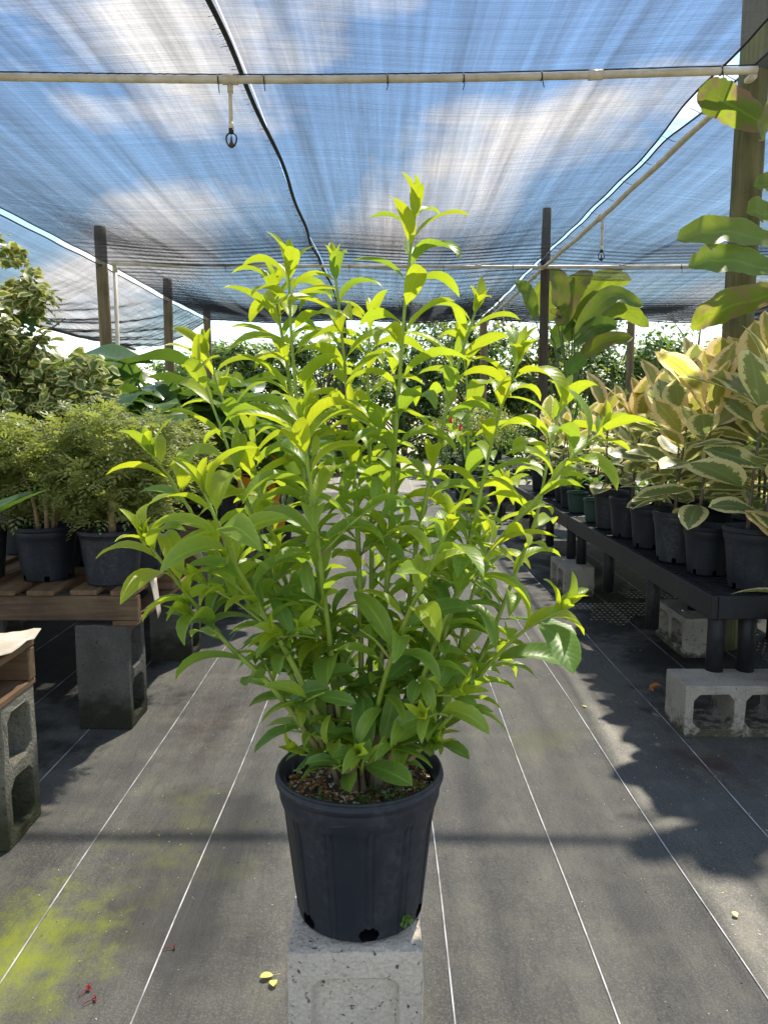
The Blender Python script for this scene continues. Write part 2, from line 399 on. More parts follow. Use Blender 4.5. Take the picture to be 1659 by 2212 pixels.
def wood_mat(name, c1, c2, axis, rough=0.8):
    m, n, l = new_mat(name)
    out = n.new('ShaderNodeOutputMaterial'); p = nd(n, 'ShaderNodeBsdfPrincipled', Roughness=rough)
    p.inputs['Specular IOR Level'].default_value = 0.2
    tc = n.new('ShaderNodeTexCoord').outputs['Object']; info = n.new('ShaderNodeObjectInfo')
    s = [38, 38, 38]; s[axis] = 2.2
    g = noise_n(n, l, mapping(n, l, tc, tuple(s)), 1.0, 6, 0.62, 0.6)
    b = noise_n(n, l, tc, 5, 4)
    c = mixc(n, l, ramp(n, l, g, 0.30, 0.68), c1, c2)
    c = mixc(n, l, math_n(n, l, 'MULTIPLY', ramp(n, l, b, 0.45, 0.75), 0.55), c, tuple(q * 0.4 for q in c2))
    c = mixc(n, l, math_n(n, l, 'MULTIPLY', info.outputs['Random'], 0.35), c, tuple(q * 0.5 for q in c1))
    l.new(c, p.inputs['Base Color']); l.new(bump(n, l, g, 0.5, 0.004), p.inputs['Normal']); l.new(p.outputs[0], out.inputs[0])
    return m
M['plank_y'] = wood_mat('pallet_board', (0.30, 0.185, 0.10), (0.155, 0.095, 0.055), 1)
M['plank_x'] = wood_mat('pallet_stringer', (0.25, 0.16, 0.095), (0.115, 0.075, 0.045), 0)
M['post'] = wood_mat('weathered_post', (0.26, 0.21, 0.13), (0.15, 0.115, 0.065), 2)
M['post_green'] = wood_mat('treated_post', (0.185, 0.175, 0.085), (0.105, 0.098, 0.045), 2)
M['post_dark'] = wood_mat('dark_post', (0.12, 0.10, 0.075), (0.06, 0.05, 0.038), 2)

def cloth_mat():
    m, n, l = new_mat('woven_ground_cloth')
    out = n.new('ShaderNodeOutputMaterial'); p = nd(n, 'ShaderNodeBsdfPrincipled')
    p.inputs['Specular IOR Level'].default_value = 0.22
    tc = n.new('ShaderNodeTexCoord').outputs['Object']
    big = noise_n(n, l, tc, 1.3, 5, 0.6); med = noise_n(n, l, tc, 7, 6, 0.65)
    wr = noise_n(n, l, mapping(n, l, tc, (26, 5.5, 1)), 1.0, 5, 0.55, 0.5)       # soft puckers along the aisle
    fine = noise_n(n, l, tc, 210, 4, 0.75); wr2 = noise_n(n, l, mapping(n, l, tc, (75, 16, 1)), 1.0, 4, 0.6, 0.4)
    c = mixc(n, l, ramp(n, l, big, 0.3, 0.7), (0.106, 0.101, 0.090), (0.062, 0.060, 0.057))
    c = mixc(n, l, math_n(n, l, 'MULTIPLY', ramp(n, l, med, 0.42, 0.72), 0.7), c, (0.150, 0.140, 0.112))
    c = mixc(n, l, math_n(n, l, 'MULTIPLY', ramp(n, l, wr, 0.45, 0.65), 0.30), c, (0.060, 0.060, 0.062))
    c = mixc(n, l, math_n(n, l, 'MULTIPLY', ramp(n, l, wr2, 0.5, 0.75), 0.4), c, (0.038, 0.037, 0.036))
    c = mixc(n, l, math_n(n, l, 'MULTIPLY', ramp(n, l, fine, 0.46, 0.66), 0.6), c, (0.20, 0.19, 0.165))
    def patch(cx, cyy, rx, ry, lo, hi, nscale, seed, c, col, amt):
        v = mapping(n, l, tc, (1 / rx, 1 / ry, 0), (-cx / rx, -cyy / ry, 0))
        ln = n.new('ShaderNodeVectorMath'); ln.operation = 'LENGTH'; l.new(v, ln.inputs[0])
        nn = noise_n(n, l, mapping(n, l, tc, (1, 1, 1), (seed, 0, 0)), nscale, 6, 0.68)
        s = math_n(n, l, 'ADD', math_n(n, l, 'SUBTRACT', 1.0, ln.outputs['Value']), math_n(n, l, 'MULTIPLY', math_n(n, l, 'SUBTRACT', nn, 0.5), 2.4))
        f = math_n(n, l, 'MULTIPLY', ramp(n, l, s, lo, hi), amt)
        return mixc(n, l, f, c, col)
    # damp silt and old leaf stains beside the benches, algae where water stands; shade painted in under benches and pallets
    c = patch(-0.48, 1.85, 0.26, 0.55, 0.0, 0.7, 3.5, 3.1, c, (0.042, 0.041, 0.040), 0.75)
    c = patch(1.75, 4.6, 0.80, 2.6, -0.1, 0.35, 3.0, 9.7, c, (0.016, 0.014, 0.012), 0.93)  # damp soil tone, spread wide to paint in the shade under the benches
    c = patch(-1.75, 4.4, 0.85, 2.8, -0.1, 0.35, 3.0, 5.7, c, (0.016, 0.015, 0.013), 0.93)  # painted shade: darkens the cloth beneath the left pallets
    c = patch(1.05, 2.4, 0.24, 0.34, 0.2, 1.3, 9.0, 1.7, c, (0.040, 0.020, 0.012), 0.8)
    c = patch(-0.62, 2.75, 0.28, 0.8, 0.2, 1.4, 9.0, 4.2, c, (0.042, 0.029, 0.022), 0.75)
    c = patch(-0.78, 1.50, 0.25, 0.34, 0.0, 1.2, 14.0, 6.4, c, (0.21, 0.24, 0.022), 0.95)
    c = patch(-0.55, 1.95, 0.5, 1.0, 0.55, 1.5, 8.0, 2.9, c, (0.13, 0.14, 0.04), 0.6)
    c = patch(0.55, 2.6, 0.35, 0.6, 0.5, 1.3, 6.0, 7.9, c, (0.10, 0.105, 0.04), 0.5)
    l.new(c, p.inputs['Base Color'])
    l.new(math_n(n, l, 'ADD', 0.42, math_n(n, l, 'MULTIPLY', med, 0.3)), p.inputs['Roughness'])
    # weave
    sep = n.new('ShaderNodeSeparateXYZ'); l.new(tc, sep.inputs[0])
    wx = math_n(n, l, 'SINE', math_n(n, l, 'MULTIPLY', sep.outputs['X'], 2200)); wy = math_n(n, l, 'SINE', math_n(n, l, 'MULTIPLY', sep.outputs['Y'], 2200))
    h = math_n(n, l, 'ADD', math_n(n, l, 'MULTIPLY', math_n(n, l, 'MULTIPLY', wx, wy), 0.05), math_n(n, l, 'MULTIPLY', wr, 1.0))
    h = math_n(n, l, 'ADD', h, math_n(n, l, 'ADD', math_n(n, l, 'MULTIPLY', fine, 0.22), math_n(n, l, 'MULTIPLY', wr2, 0.35)))
    l.new(bump(n, l, h, 0.55, 0.016), p.inputs['Normal']); l.new(p.outputs[0], out.inputs[0])
    return m
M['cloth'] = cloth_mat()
M['stripe'] = simple('white_thread', (0.55, 0.55, 0.56), 0.6, (0.20, 0.20, 0.20), 9)
M['dirt'] = simple('sandy_soil', (0.30, 0.26, 0.20), 0.95, (0.20, 0.18, 0.12), 1.2, 0.5, 0.05)

def net_mat(name, trans, along):
    m, n, l = new_mat(name)
    out = n.new('ShaderNodeOutputMaterial')
    tc = n.new('ShaderNodeTexCoord').outputs['Object']
    s1 = noise_n(n, l, mapping(n, l, tc, (9, 0.22, 0)), 1.0, 7, 0.72, 0.15)      # uneven warp
    s2 = noise_n(n, l, mapping(n, l, tc, (0.9, 24, 0)), 1.0, 6, 0.7, 0.1)        # uneven weft
    a = math_n(n, l, 'ADD', math_n(n, l, 'MULTIPLY', math_n(n, l, 'SUBTRACT', s1, 0.5), 1.0), math_n(n, l, 'MULTIPLY', math_n(n, l, 'SUBTRACT', s2, 0.5), 0.30))
    t = math_n(n, l, 'ADD', a, trans, True)
    tr = n.new('ShaderNodeBsdfTransparent')
    d = n.new('ShaderNodeBsdfDiffuse'); d.inputs['Color'].default_value = (0.025, 0.026, 0.028, 1)
    tl = n.new('ShaderNodeBsdfTranslucent'); tl.inputs['Color'].default_value = (0.06, 0.062, 0.066, 1)
    m1 = n.new('ShaderNodeMixShader'); m1.inputs[0].default_value = 0.5; l.new(d.outputs[0], m1.inputs[1]); l.new(tl.outputs[0], m1.inputs[2])
    m2 = n.new('ShaderNodeMixShader'); l.new(t, m2.inputs[0]); l.new(m1.outputs[0], m2.inputs[1]); l.new(tr.outputs[0], m2.inputs[2])
    l.new(m2.outputs[0], out.inputs[0]); return m
M['net'] = net_mat('black_shade_cloth', 0.45, 1)
M['thread'] = simple('black_thread', (0.02, 0.02, 0.022), 0.7)
M['plastic_sheet'] = simple('pale_greenhouse_plastic', (0.62, 0.58, 0.48), 0.5, (0.5, 0.46, 0.38), 1.5)
# ------------------------------------------------------------------ leaf shapes
def _norm(fn):
    mx = max(fn(i / 60) for i in range(1, 60)); return lambda t: fn(min(max(t, 0), 1)) / mx
lance = _norm(lambda t: (t ** 0.80) * ((1 - t) ** 0.95) + 0.012)
lance_w = _norm(lambda t: (t ** 0.62) * ((1 - t) ** 0.60) + 0.012)
oval = _norm(lambda t: (max(math.sin(PI * t ** 0.95), 0) ** 0.62) + 0.012)
paddle = _norm(lambda t: (max(math.sin(PI * t ** 0.85), 0) ** 0.45) + 0.02)
heart = _norm(lambda t: (max(1 - t, 0) ** 0.62) * (0.62 + 1.0 * t) + 0.01)
strap = _norm(lambda t: (t + 0.12) ** 0.3 * (1 - t) ** 0.55 + 0.01)

def blade(L, W, prof, a0, a1, nl=8, nw=2, fold=0.25, wave=0.0, wf=2.5, seed=0, pet=0.0, pa0=0.0, pa1=0.0, pr=0.002,
          lobe=0.0, notch=0.0, twist=0.0, pw=1.3, side=0.0):
    """one leaf: stalk (pet) along local +Y then a blade; angles are above the local XY plane"""
    r = random.Random(seed)
    v, f, uv = [], [], []
    y = z = 0.0
    if pet > 0:
        k = 5 if pet > 0.15 * L else 2
        for i in range(k + 1):
            a = pa0 + (pa1 - pa0) * i / k
            rr = pr * (1.25 - 0.45 * i / k)
            for q in range(3):
                th = 2 * PI * q / 3 + PI / 2
                v.append(Vector((rr * math.cos(th), y - rr * math.sin(th) * math.sin(a), z + rr * math.sin(th) * math.cos(a))))
            if i < k: y += math.cos(a) * pet / k; z += math.sin(a) * pet / k
        for i in range(k):
            for q in range(3):
                q2 = (q + 1) % 3
                f.append((i*3+q, i*3+q2, i*3+3+q2, i*3+3+q)); uv.append([(0.5, 0.02)] * 4)
    b = len(v); ss = [-1 + 2 * i / nw for i in range(nw + 1)]
    ph = r.uniform(0, 6.28); x0 = 0.0
    cut = 1.0
    for i in range(nl + 1):
        t = i / nl
        a = a0 + (a1 - a0) * t ** pw
        w = W / 2 * prof(t)
        ca, sa = math.cos(a), math.sin(a)
        x0 = side * L * t * t
        tw = twist * t
        cl = 1 - notch * r.random() ** 2 if 0.1 < t < 0.97 else 1
        cr = 1 - notch * r.random() ** 2 if 0.1 < t < 0.97 else 1
        for s in ss:
            ws = w * (cl if s < 0 else cr)
            up = fold * abs(s) ** 1.3 * w + wave * W * abs(s) * math.sin(wf * 2 * PI * t + ph + (1.1 if s > 0 else 0))
            xx = s * ws; 
            xx, up = xx * math.cos(tw) - up * math.sin(tw), xx * math.sin(tw) + up * math.cos(tw)
            bk = -lobe * L * (s * s) * (1 - t) ** 5
            v.append(Vector((x0 + xx, y + bk * ca - sa * up, z + bk * sa + ca * up)))
        if i < nl: y += math.cos(a) * L / nl; z += math.sin(a) * L / nl
    m = nw + 1
    for i in range(nl):
        for j in range(nw):
            f.append((b+i*m+j, b+i*m+j+1, b+(i+1)*m+j+1, b+(i+1)*m+j))
            u0, u1 = (ss[j]+1)/2, (ss[j+1]+1)/2
            uv.append([(u0, i/nl), (u1, i/nl), (u1, (i+1)/nl), (u0, (i+1)/nl)])
    return v, f, uv

def geo_mesh(name, geo, mat):
    b = MB(); b.add(geo, Matrix.Identity(4)); return b.mesh(name, mat, True)

def lmat(base, zax, az, elev=0.0, roll=0.0, sc=1.0):
    q = Vector((0, 0, 1)).rotation_difference(zax.normalized())
    return Matrix.Translation(base) @ q.to_matrix().to_4x4() @ Matrix.Rotation(az, 4, 'Z') @ Matrix.Rotation(elev, 4, 'X') @ Matrix.Rotation(roll, 4, 'Y') @ Matrix.Scale(sc, 4)
UP = Vector((0, 0, 1))

# ------------------------------------------------------------------ the setting: ground
g = MB(); g.v = [Vector(p) for p in ((-150,-60,-0.05),(150,-60,-0.05),(150,300,-0.05),(-150,300,-0.05))]; g.face((0,1,2,3))
tag(g.obj('ground', M['dirt'], None, False), kind='structure')
g = MB(); nx, ny = 90, 90
for j in range(ny + 1):
    for i in range(nx + 1):
        x, y = -7 + 14 * i / nx, -1.0 + 15.0 * j / ny
        g.v.append(Vector((x, y, 0.005 * noise.noise(Vector((x * 1.3, y * 0.9, 0))))))
for j in range(ny):
    for i in range(nx):
        a = j * (nx + 1) + i; g.face((a, a+1, a+nx+2, a+nx+1))
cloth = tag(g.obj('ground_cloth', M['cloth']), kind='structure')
def cloth_z(x, y): return 0.005 * noise.noise(Vector((x * 1.3, y * 0.9, 0)))
for k in range(-8, 9):
    xs = -0.165 + 0.303 * k
    g = MB(); n = 160
    for i in range(n + 1):
        y = -0.95 + 14.7 * i / n
        x = xs + 0.006 * math.sin(y * 1.1 + k * 2.3) + 0.003 * math.sin(y * 3.7 + k)
        w = 0.0016
        g.v += [Vector((x - w, y, cloth_z(x, y) + 0.0032)), Vector((x + w, y, cloth_z(x, y) + 0.0032))]
    for i in range(n): g.face((2*i, 2*i+1, 2*i+3, 2*i+2))
    g.obj('stripe', M['stripe'], cloth)

# ------------------------------------------------------------------ shade nets
NZ = 2.66
SL, SC_, SR = -2.87, -0.62, 1.55
def net_z(x, y):
    s = 0.0
    near = min(abs(x - SR), abs(x - SL)); s -= (0.015 + 0.06 * (1 - math.exp(-(near / 0.6) ** 2))) * math.sin(PI * (y - 3.6) / 4.55) ** 2
    s -= 0.045 * math.sin(PI * (x + 0.62) / 2.2) ** 2
    amp = 0.0035 + 0.0065 * max(0.0, noise.noise(Vector((x * 0.35, y * 0.25, 3.3))) + 0.35)
    ridge = 0.25 * math.exp(-((y - 3.6) / 1.0) ** 2) + 0.8 * math.exp(-((y - 8.1) / 1.2) ** 2) + math.exp(-((y - 12.7) / 1.6) ** 2)
    s += amp * (0.10 + ridge) * (0.26 * math.sin(y * 31 + 0.9 * math.sin(x * 0.8) + 4 * noise.noise(Vector((x * 0.45, y * 0.9, 0)))) + 0.30 * noise.noise(Vector((x * 0.5, y * 9.0, 7.7))))
    return NZ + s
def hem(x, y, s):
    w = s * (0.004 * math.sin(y * 9.0 + x) + 0.004 * math.sin(y * 4.1))
    if abs(x - SR) < 0.1:                                     # the gap opens wider past the stout post
        t = min(1.0, max(0.0, (4.6 - y) / 0.6)); w += (1 if x > SR else -1) * 0.045 * t * t * (3 - 2 * t)
    return x + w
def shade_net(label, x0, x1, y0, y1, h0=0, h1=0):
    root = thing('shade_net', label, 'shade net', ((x0 + x1) / 2, (y0 + y1) / 2, NZ), 0, 'black shade nets stretched over the posts')
    off = Vector(root.location)
    nx, ny = 16, int((y1 - y0) / 0.024)
    g = MB()
    for j in range(ny + 1):
        y = y0 + (y1 - y0) * j / ny
        a, b = hem(x0, y, h0), hem(x1, y, h1)
        for i in range(nx + 1):
            x = a + (b - a) * i / nx
            g.v.append(Vector((x, y, net_z(x, y))) - off)
    for j in range(ny):
        for i in range(nx):
            q = j * (nx + 1) + i; g.face((q, q+1, q+nx+2, q+nx+1))
    g.obj('net_sheet', M['net'], root)
    g = MB(); S, H, nx = 0.0070, 0.00088, 7                                   # weft yarns, standing on edge in the knit
    for j in range(int((y1 - y0) / S)):
        y = y0 + S * j + rnd.uniform(-0.0008, 0.0008); b = len(g.v)
        xa, xb = hem(x0, y, h0), hem(x1, y, h1); hh = H * rnd.uniform(0.85, 1.15)
        for i in range(nx + 1):
            x = xa + (xb - xa) * i / nx; z = net_z(x, y) - 0.001
            g.v += [Vector((x, y, z - hh)) - off, Vector((x, y, z)) - off]
        for i in range(nx): g.face((b+2*i, b+2*i+2, b+2*i+3, b+2*i+1))
    g.obj('weft_yarns', M['thread'], root, False, 'stuff')
    for x, h, r in ((x0, h0, 0.0055), (x1, h1, 0.0055)):
        if abs(x - SC_) < 0.02: continue
        g = MB(); n = int((y1 - y0) / 0.07)
        g.tube([Vector((hem(x, y0 + (y1-y0)*i/n, h), y0 + (y1-y0)*i/n, net_z(x, y0 + (y1-y0)*i/n) - 0.004)) - off for i in range(n + 1)], r, 6)
        g.obj('hem_cord', M['black'], root)
    g = MB(); n = 60
    g.tube([Vector((x0 + (x1-x0)*i/n, y1 + 0.02*math.sin(i*1.7), net_z(x0 + (x1-x0)*i/n, y1) - 0.01)) - off for i in range(n + 1)], 0.012, 6)
    g.obj('hem_cord', M['black'], root)
    return root
SL, SC_, SR = -2.87, -0.62, 1.55
shade_net('black shade net between the left row of posts and the dark overlapping seam', SL + 0.06, SC_, -0.7, 12.75, 1, 0)
shade_net('black shade net between the dark overlapping seam and the pipe-lined gap', SC_ + 0.004, SR - 0.020, -0.7, 12.75, 0, 1)
shade_net('black shade net beyond the pipe-lined gap, over the paddle-leaved plants', SR + 0.020, 7.5, -0.7, 12.75, 1, 0)
# thick doubled seam
g = MB(); n = 220
def seam_x(y): return SC_ + 0.02 * math.sin(y * 1.35 + 0.6) + 0.008 * math.sin(y * 4.3)
g.tube([(seam_x(-.2 + 12.9*i/n), -.2 + 12.9*i/n, net_z(SC_, -.2 + 12.9*i/n) - 0.018) for i in range(n + 1)], 0.0115, 8)
o = g.obj('net_seam', M['black']); tag(o, 'thick black rolled seam with frayed edge hanging where two nets join', 'seam')
g = MB()
for i in range(420):
    y = -0.5 + 13 * rnd.random(); x = seam_x(y); z = net_z(SC_, y) - 0.012
    L = rnd.uniform(0.012, 0.05)
    g.tube([(x, y, z), (x - L * 0.6, y + 0.002, z - 0.002), (x - L, y + rnd.uniform(-.006, .006), z - 0.006)], 0.0008, 3)
g.obj('frayed_yarns', M['thread'], o, True, 'stuff')

# sloping side net on the left, wrinkled, its lower edge on a cord
root = thing('side_net', 'wrinkled black net sloping down outside the left row of posts', 'shade net', (-3.5, 6, 2.4), 0)
off = Vector((-3.5, 6, 2.4)); g = MB(); nx, ny = 26, 220
def side_pt(u, y):
    x = hem(SL, y, 1) + (-4.25 - SL) * u; z = net_z(SL, y) - 0.02 + (2.24 - 2.64) * u
    w = math.sin((y * 1.9 + u * 5.0) * 2.6 + 2 * noise.noise(Vector((u * 2, y * 0.9, 1)))) * 0.022 + 0.012 * math.sin(y * 11 + u * 23)
    z += w * (0.15 + 0.85 * u) * min(1, (1 - u) * 6 + 0.25) * min(1.0, max(0.0, (y - 5.5) / 4)) - 0.10 * math.sin(PI * u) 
    return Vector((x, y, z))
for j in range(ny + 1):
    y = -1 + 14.4 * j / ny
    for i in range(nx + 1):
        u = i / nx; yy = min(y, 12.75 + 0.75 * u); g.v.append(side_pt(u, yy) - off)
for j in range(ny):
    for i in range(nx):
        q = j * (nx + 1) + i; g.face((q, q+1, q+nx+2, q+nx+1))
g.obj('net_sheet', M['net'], root)
g = MB(); S, nx = 0.0105, 12
for j in range(int(14.2 / S)):
    y = -1 + S * j; b = len(g.v)
    for i in range(nx + 1):
        u = i / nx; p = side_pt(u, min(y, 12.75 + .75 * u)) - off; g.v += [p - Vector((0,0,0.0014)), p]
    for i in range(nx): g.face((b+2*i, b+2*i+2, b+2*i+3, b+2*i+1))
g.obj('weft_yarns', M['thread'], root, False, 'stuff')
g = MB(); g.tube([side_pt(1, -1 + 14.4 * i / 150) - off - Vector((0,0,.01)) for i in range(151)], 0.024, 6); g.obj('hem_cord', M['black'], root)
g = MB(); g.tube([side_pt(0, -1 + 13.7 * i / 150) - off - Vector((0.01,0,.004)) for i in range(151)], 0.006, 6); g.obj('hem_cord', M['black'], root)
g = MB(); g.tube([side_pt(i / 12, 12.75 + .75 * i / 12) - off - Vector((0,0,.006)) for i in range(13)], 0.006, 6); g.obj('hem_cord', M['black'], root)

# ------------------------------------------------------------------ posts
def post(label, x, y, top, r, mat, lean=(0, 0), group='wooden posts of the shade house'):
    g = MB(); n = 14; m = 26; seed = x * 3.1 + y
    pts, rad = [], []
    for i in range(m + 1):
        t = i / m; z = top * t
        pts.append((lean[0] * t + 0.006 * math.sin(t * 5 + seed), lean[1] * t + 0.006 * math.cos(t * 4 + seed), z))
        rad.append(r * (1.05 - 0.08 * t) * (1 + 0.02 * math.sin(t * 23 + seed)))
    g.tube(pts, rad, n)
    for v in g.v:
        a = noise.noise(Vector((v.x * 25 + seed, v.y * 25, v.z * 3))) * 0.004
        d = Vector((v.x, v.y, 0)); 
        if d.length > 1e-4: v += d.normalized() * a
    o = g.obj('wooden_post', mat, None); o.location = (x, y, -0.02)
    return tag(o, label, 'post', group)
post('stout greenish wooden post behind the broad paddle leaves, pipe end butted against it', 1.66, 3.68, 3.02, 0.066, M['post_green'], (0.0, 0.0))
post('slim dark wooden post beside the clump of torn paddle leaves', 1.66, 8.15, 3.23, 0.047, M['post_dark'])
post('weathered brown post with a white pipe strapped to it, at the sloping net', SL - 0.02, 8.15, 3.05, 0.062, M['post'])
post('middle wooden post under the bright gap along the sloping net', SL - 0.03, 10.6, 2.95, 0.062, M['post'])
post('corner wooden post where the sloping net ends', SL, 12.75, 2.86, 0.062, M['post'])
post('far wooden post where the pipe-lined gap meets the roof end', 1.62, 12.78, 2.70, 0.062, M['post'])
post('thin dark far post under the end of the rolled seam', -0.66, 12.78, 2.68, 0.05, M['post_dark'])
post('far wooden post among trees beside the torn paddle leaves', 4.02, 12.78, 2.68, 0.062, M['post'])
post('far wooden post glimpsed beyond the stout greenish post', 6.05, 12.78, 2.68, 0.06, M['post'])
post('outer wooden post hidden behind broad paddle leaves', 5.9, 8.15, 2.68, 0.055, M['post'])

# ------------------------------------------------------------------ irrigation pipes
def cyl(g, a, b, r, n=12): g.tube([a, b], r, n)
def sprinkler(label, top, drop, gap=0.0):
    root = thing('sprinkler', label, 'sprinkler', top, 0, 'upside-down sprinklers hanging from the pipes')
    g = MB(); cyl(g, (0,0,0.016), (0,0,-drop), 0.0085); g.obj('riser', M['pvc'], root)
    g = MB(); cyl(g, (0,0,-0.012), (0,0,-0.042), 0.0125); g.obj('coupling', M['pvc'], root)
    g = MB(); cyl(g, (0,0,-drop+0.02), (0,0,-drop-0.006), 0.0115); g.obj('coupling', M['pvc'], root)
    g = MB(); cyl(g, (0,0,-drop-0.006), (0,0,-drop-0.026), 0.011); g.obj('nozzle', M['black'], root)
    g = MB()
    for s in (-1, 1):
        g.tube(spline([(s*0.006,0,-drop-0.022), (s*0.021,0,-drop-0.036), (s*0.0215,0,-drop-0.058), (s*0.011,0,-drop-0.078), (0,0,-drop-0.084)], 12), 0.0036, 6)
    g.obj('arms', M['black'], root)
    g = MB(); g.lathe([(0.001,-drop-0.084),(0.010,-drop-0.080),(0.011,-drop-0.070),(0.006,-drop-0.060),(0.003,-drop-0.04),(0.001,-drop-0.03)], 10)
    g.obj('spinner', M['post_dark'], root)
    return root
PY = 3.56
def front_pipe_z(x): return 2.590 - 0.035 * math.cos((x + 0.2) * 0.75) + 0.03 + 0.006 * x
root = thing('water_pipe', 'near white plastic pipe across the aisle with black ties', 'pipe', (0, PY, 2.6))
xs = [-3.4 + 5.02 * i / 40 for i in range(41)]
g = MB(); g.tube([(x, 0, front_pipe_z(x) - 2.6) for x in xs], 0.0165, 12); g.obj('tube', M['pvc'], root)
XS = at(497, 175, PY).x
for xc, hw in ((XS, 0.034), (0.92, 0.03), (-1.9, 0.03)):
    g = MB(); cyl(g, (xc - hw, 0, front_pipe_z(xc - hw) - 2.6), (xc + hw, 0, front_pipe_z(xc + hw) - 2.6), 0.0215, 14); g.obj('fitting', M['pvc'], root)
for px in (472, 571, 837, 1001, 1169, 1556):
    x = at(px, 175, PY).x; z = front_pipe_z(x) - 2.6
    g = MB(); ring = [(x + 0.0015 * math.sin(k), 0.0185 * math.cos(2*PI*k/14), z + 0.0185 * math.sin(2*PI*k/14)) for k in range(15)]
    g.tube(ring, 0.0022, 5); tl = rnd.uniform(0.03, 0.06)
    g.tube([(x, -0.019, z - 0.004), (x + 0.003, -0.022, z - 0.03), (x + rnd.uniform(-.004, .012), -0.02, z - 0.03 - tl * 0.6)], 0.0021, 5)
    g.obj('cable_tie', M['black'], root)
g = MB(); g.tube([(x, -0.002, front_pipe_z(x) - 2.6 + 0.021) for x in xs], 0.003, 5); g.obj('support_wire', M['black'], root)
sprinkler('white sprinkler drop under the near pipe, beside the rolled black seam', (XS, PY, front_pipe_z(XS) - 0.012), 0.185)
root = thing('water_pipe', 'far white plastic pipe stretching between the two mid posts', 'pipe', (0, 8.02, 2.62))
g = MB(); g.tube([(-2.75 + 8.4 * i / 30, 0, 0.02 - 0.03 * math.sin(PI * i / 30) ) for i in range(31)], 0.0165, 10); g.obj('tube', M['pvc'], root)
for x in (-1.1, 0.05, 0.95, 2.4): 
    g = MB(); cyl(g, (x-.03,0,-.005), (x+.03,0,-.005), 0.0215); g.obj('fitting', M['pvc'], root)
for x in (-1.6, -0.35, 0.6, 1.3, 3.0):
    g = MB(); g.tube([(x, 0.0185*math.cos(2*PI*k/12), 0.0185*math.sin(2*PI*k/12)-.005) for k in range(13)], 0.003, 5); g.tube([(x,-.019,-.01),(x+.004,-.02,-.07)], 0.0025, 4); g.obj('cable_tie', M['black'], root)
root = thing('water_pipe', 'white plastic pipe running lengthwise under the bright gap', 'pipe', (SR + 0.075, 8, 2.6))
g = MB(); g.tube([(0.004 * math.sin(i), -4.4 + 9.1 * i / 60, net_z(SR, 3.6 + 9.1 * i / 60) - 0.045 - 2.6) for i in range(61)], 0.018, 12); g.obj('tube', M['pvc'], root)
for y in (-2.0, 0.6, 2.7):
    g = MB(); cyl(g, (0, y-.035, net_z(SR, 8+y)-.045-2.6), (0, y+.035, net_z(SR, 8+y)-.045-2.6), 0.0255); g.obj('fitting', M['pvc'], root)
for i in range(22):
    y = -4.3 + 8.5 * i / 22; z = net_z(SR, 8 + y) - .045 - 2.6
    g = MB(); g.tube([(-0.09, y, z+.05), (-.024, y+.02, z+.03), (0, y+.02, z+.026), (.03, y+.03, z+.04), (.075, y+.05, z+.05)], 0.002, 4); g.obj('lacing', M['black'], root)
sprinkler('sprinkler drop hanging midway along the lengthwise pipe', (SR + 0.075, 5.95, 2.545), 0.185)
sprinkler('sprinkler drop at the far part of the lengthwise pipe', (SR + 0.075, 10.7, 2.545), 0.20)
root = thing('drain_pipe', 'upright white pipe strapped to the weathered brown post', 'pipe', (SL + 0.12, 8.06, 0))
g = MB(); cyl(g, (0, 0, 0), (0.02, 0, 2.6), 0.021); g.obj('tube', M['pvc'], root)
g = MB(); cyl(g, (0.02, 0, 2.56), (0.02, 0, 2.64), 0.027); g.obj('fitting', M['pvc'], root)

# ------------------------------------------------------------------ concrete blocks
def block_mesh(mat):
    bm = bmesh.new(); L, H, D = 0.39, 0.19, 0.19; lo = []
    def loop(pts, y): return [bm.verts.new((p[0], y, p[1])) for p in pts]
    outer = [(-L/2, -H/2), (L/2, -H/2), (L/2, H/2), (-L/2, H/2)]
    def cell(cx):
        a, b, c = 0.072, 0.062, 0.022
        return [(cx-a+c,-b),(cx+a-c,-b),(cx+a,-b+c),(cx+a,b-c),(cx+a-c,b),(cx-a+c,b),(cx-a,b-c),(cx-a,-b+c)]
    shapes = [outer, cell(-0.092), cell(0.092)]
    F = [loop(s, -D/2) for s in shapes]; B = [loop(s, D/2) for s in shapes]
    for side in (F, B):
        ed = []
        for lp in side:
            for i in range(len(lp)): ed.append(bm.edges.new((lp[i], lp[(i+1) % len(lp)])))
        bmesh.ops.triangle_fill(bm, use_beauty=True, use_dissolve=False, edges=ed)
    for a, b in zip(F, B):
        for i in range(len(a)):
            j = (i + 1) % len(a); bm.faces.new((a[i], a[j], b[j], b[i]))
    bmesh.ops.recalc_face_normals(bm, faces=bm.faces)
    bmesh.ops.subdivide_edges(bm, edges=[e for e in bm.edges if e.calc_length() > 0.1], cuts=4, use_grid_fill=True)
    for v in bm.verts:
        v.co += Vector([noise.noise(v.co * 31 + Vector((k * 9, 0, 0))) for k in range(3)]) * 0.0035
    me = bpy.data.meshes.new('concrete_block'); bm.to_mesh(me); bm.free(); me.materials.append(mat)
    return me
BME = {k: block_mesh(M[k]) for k in ('concrete', 'concrete_moss', 'concrete_dark', 'concrete_pale')}
def block(label, c, rz=0.0, up=False, mat='concrete'):
    """c = centre of the footprint; up: stood on end; the cores face local +-Y"""
    o = link('concrete_block', BME[mat])
    if up: o.rotation_euler = (0, PI / 2, rz); o.location = (c[0], c[1], 0.195 + c[2] if len(c) > 2 else 0.195)
    else: o.rotation_euler = (0, 0, rz); o.location = (c[0], c[1], 0.095)
    o.rotation_mode = 'XYZ'
    bevel(o, 0.005, 2, 50)
    return tag(o, label, 'concrete block', 'concrete blocks propping benches and pallets')
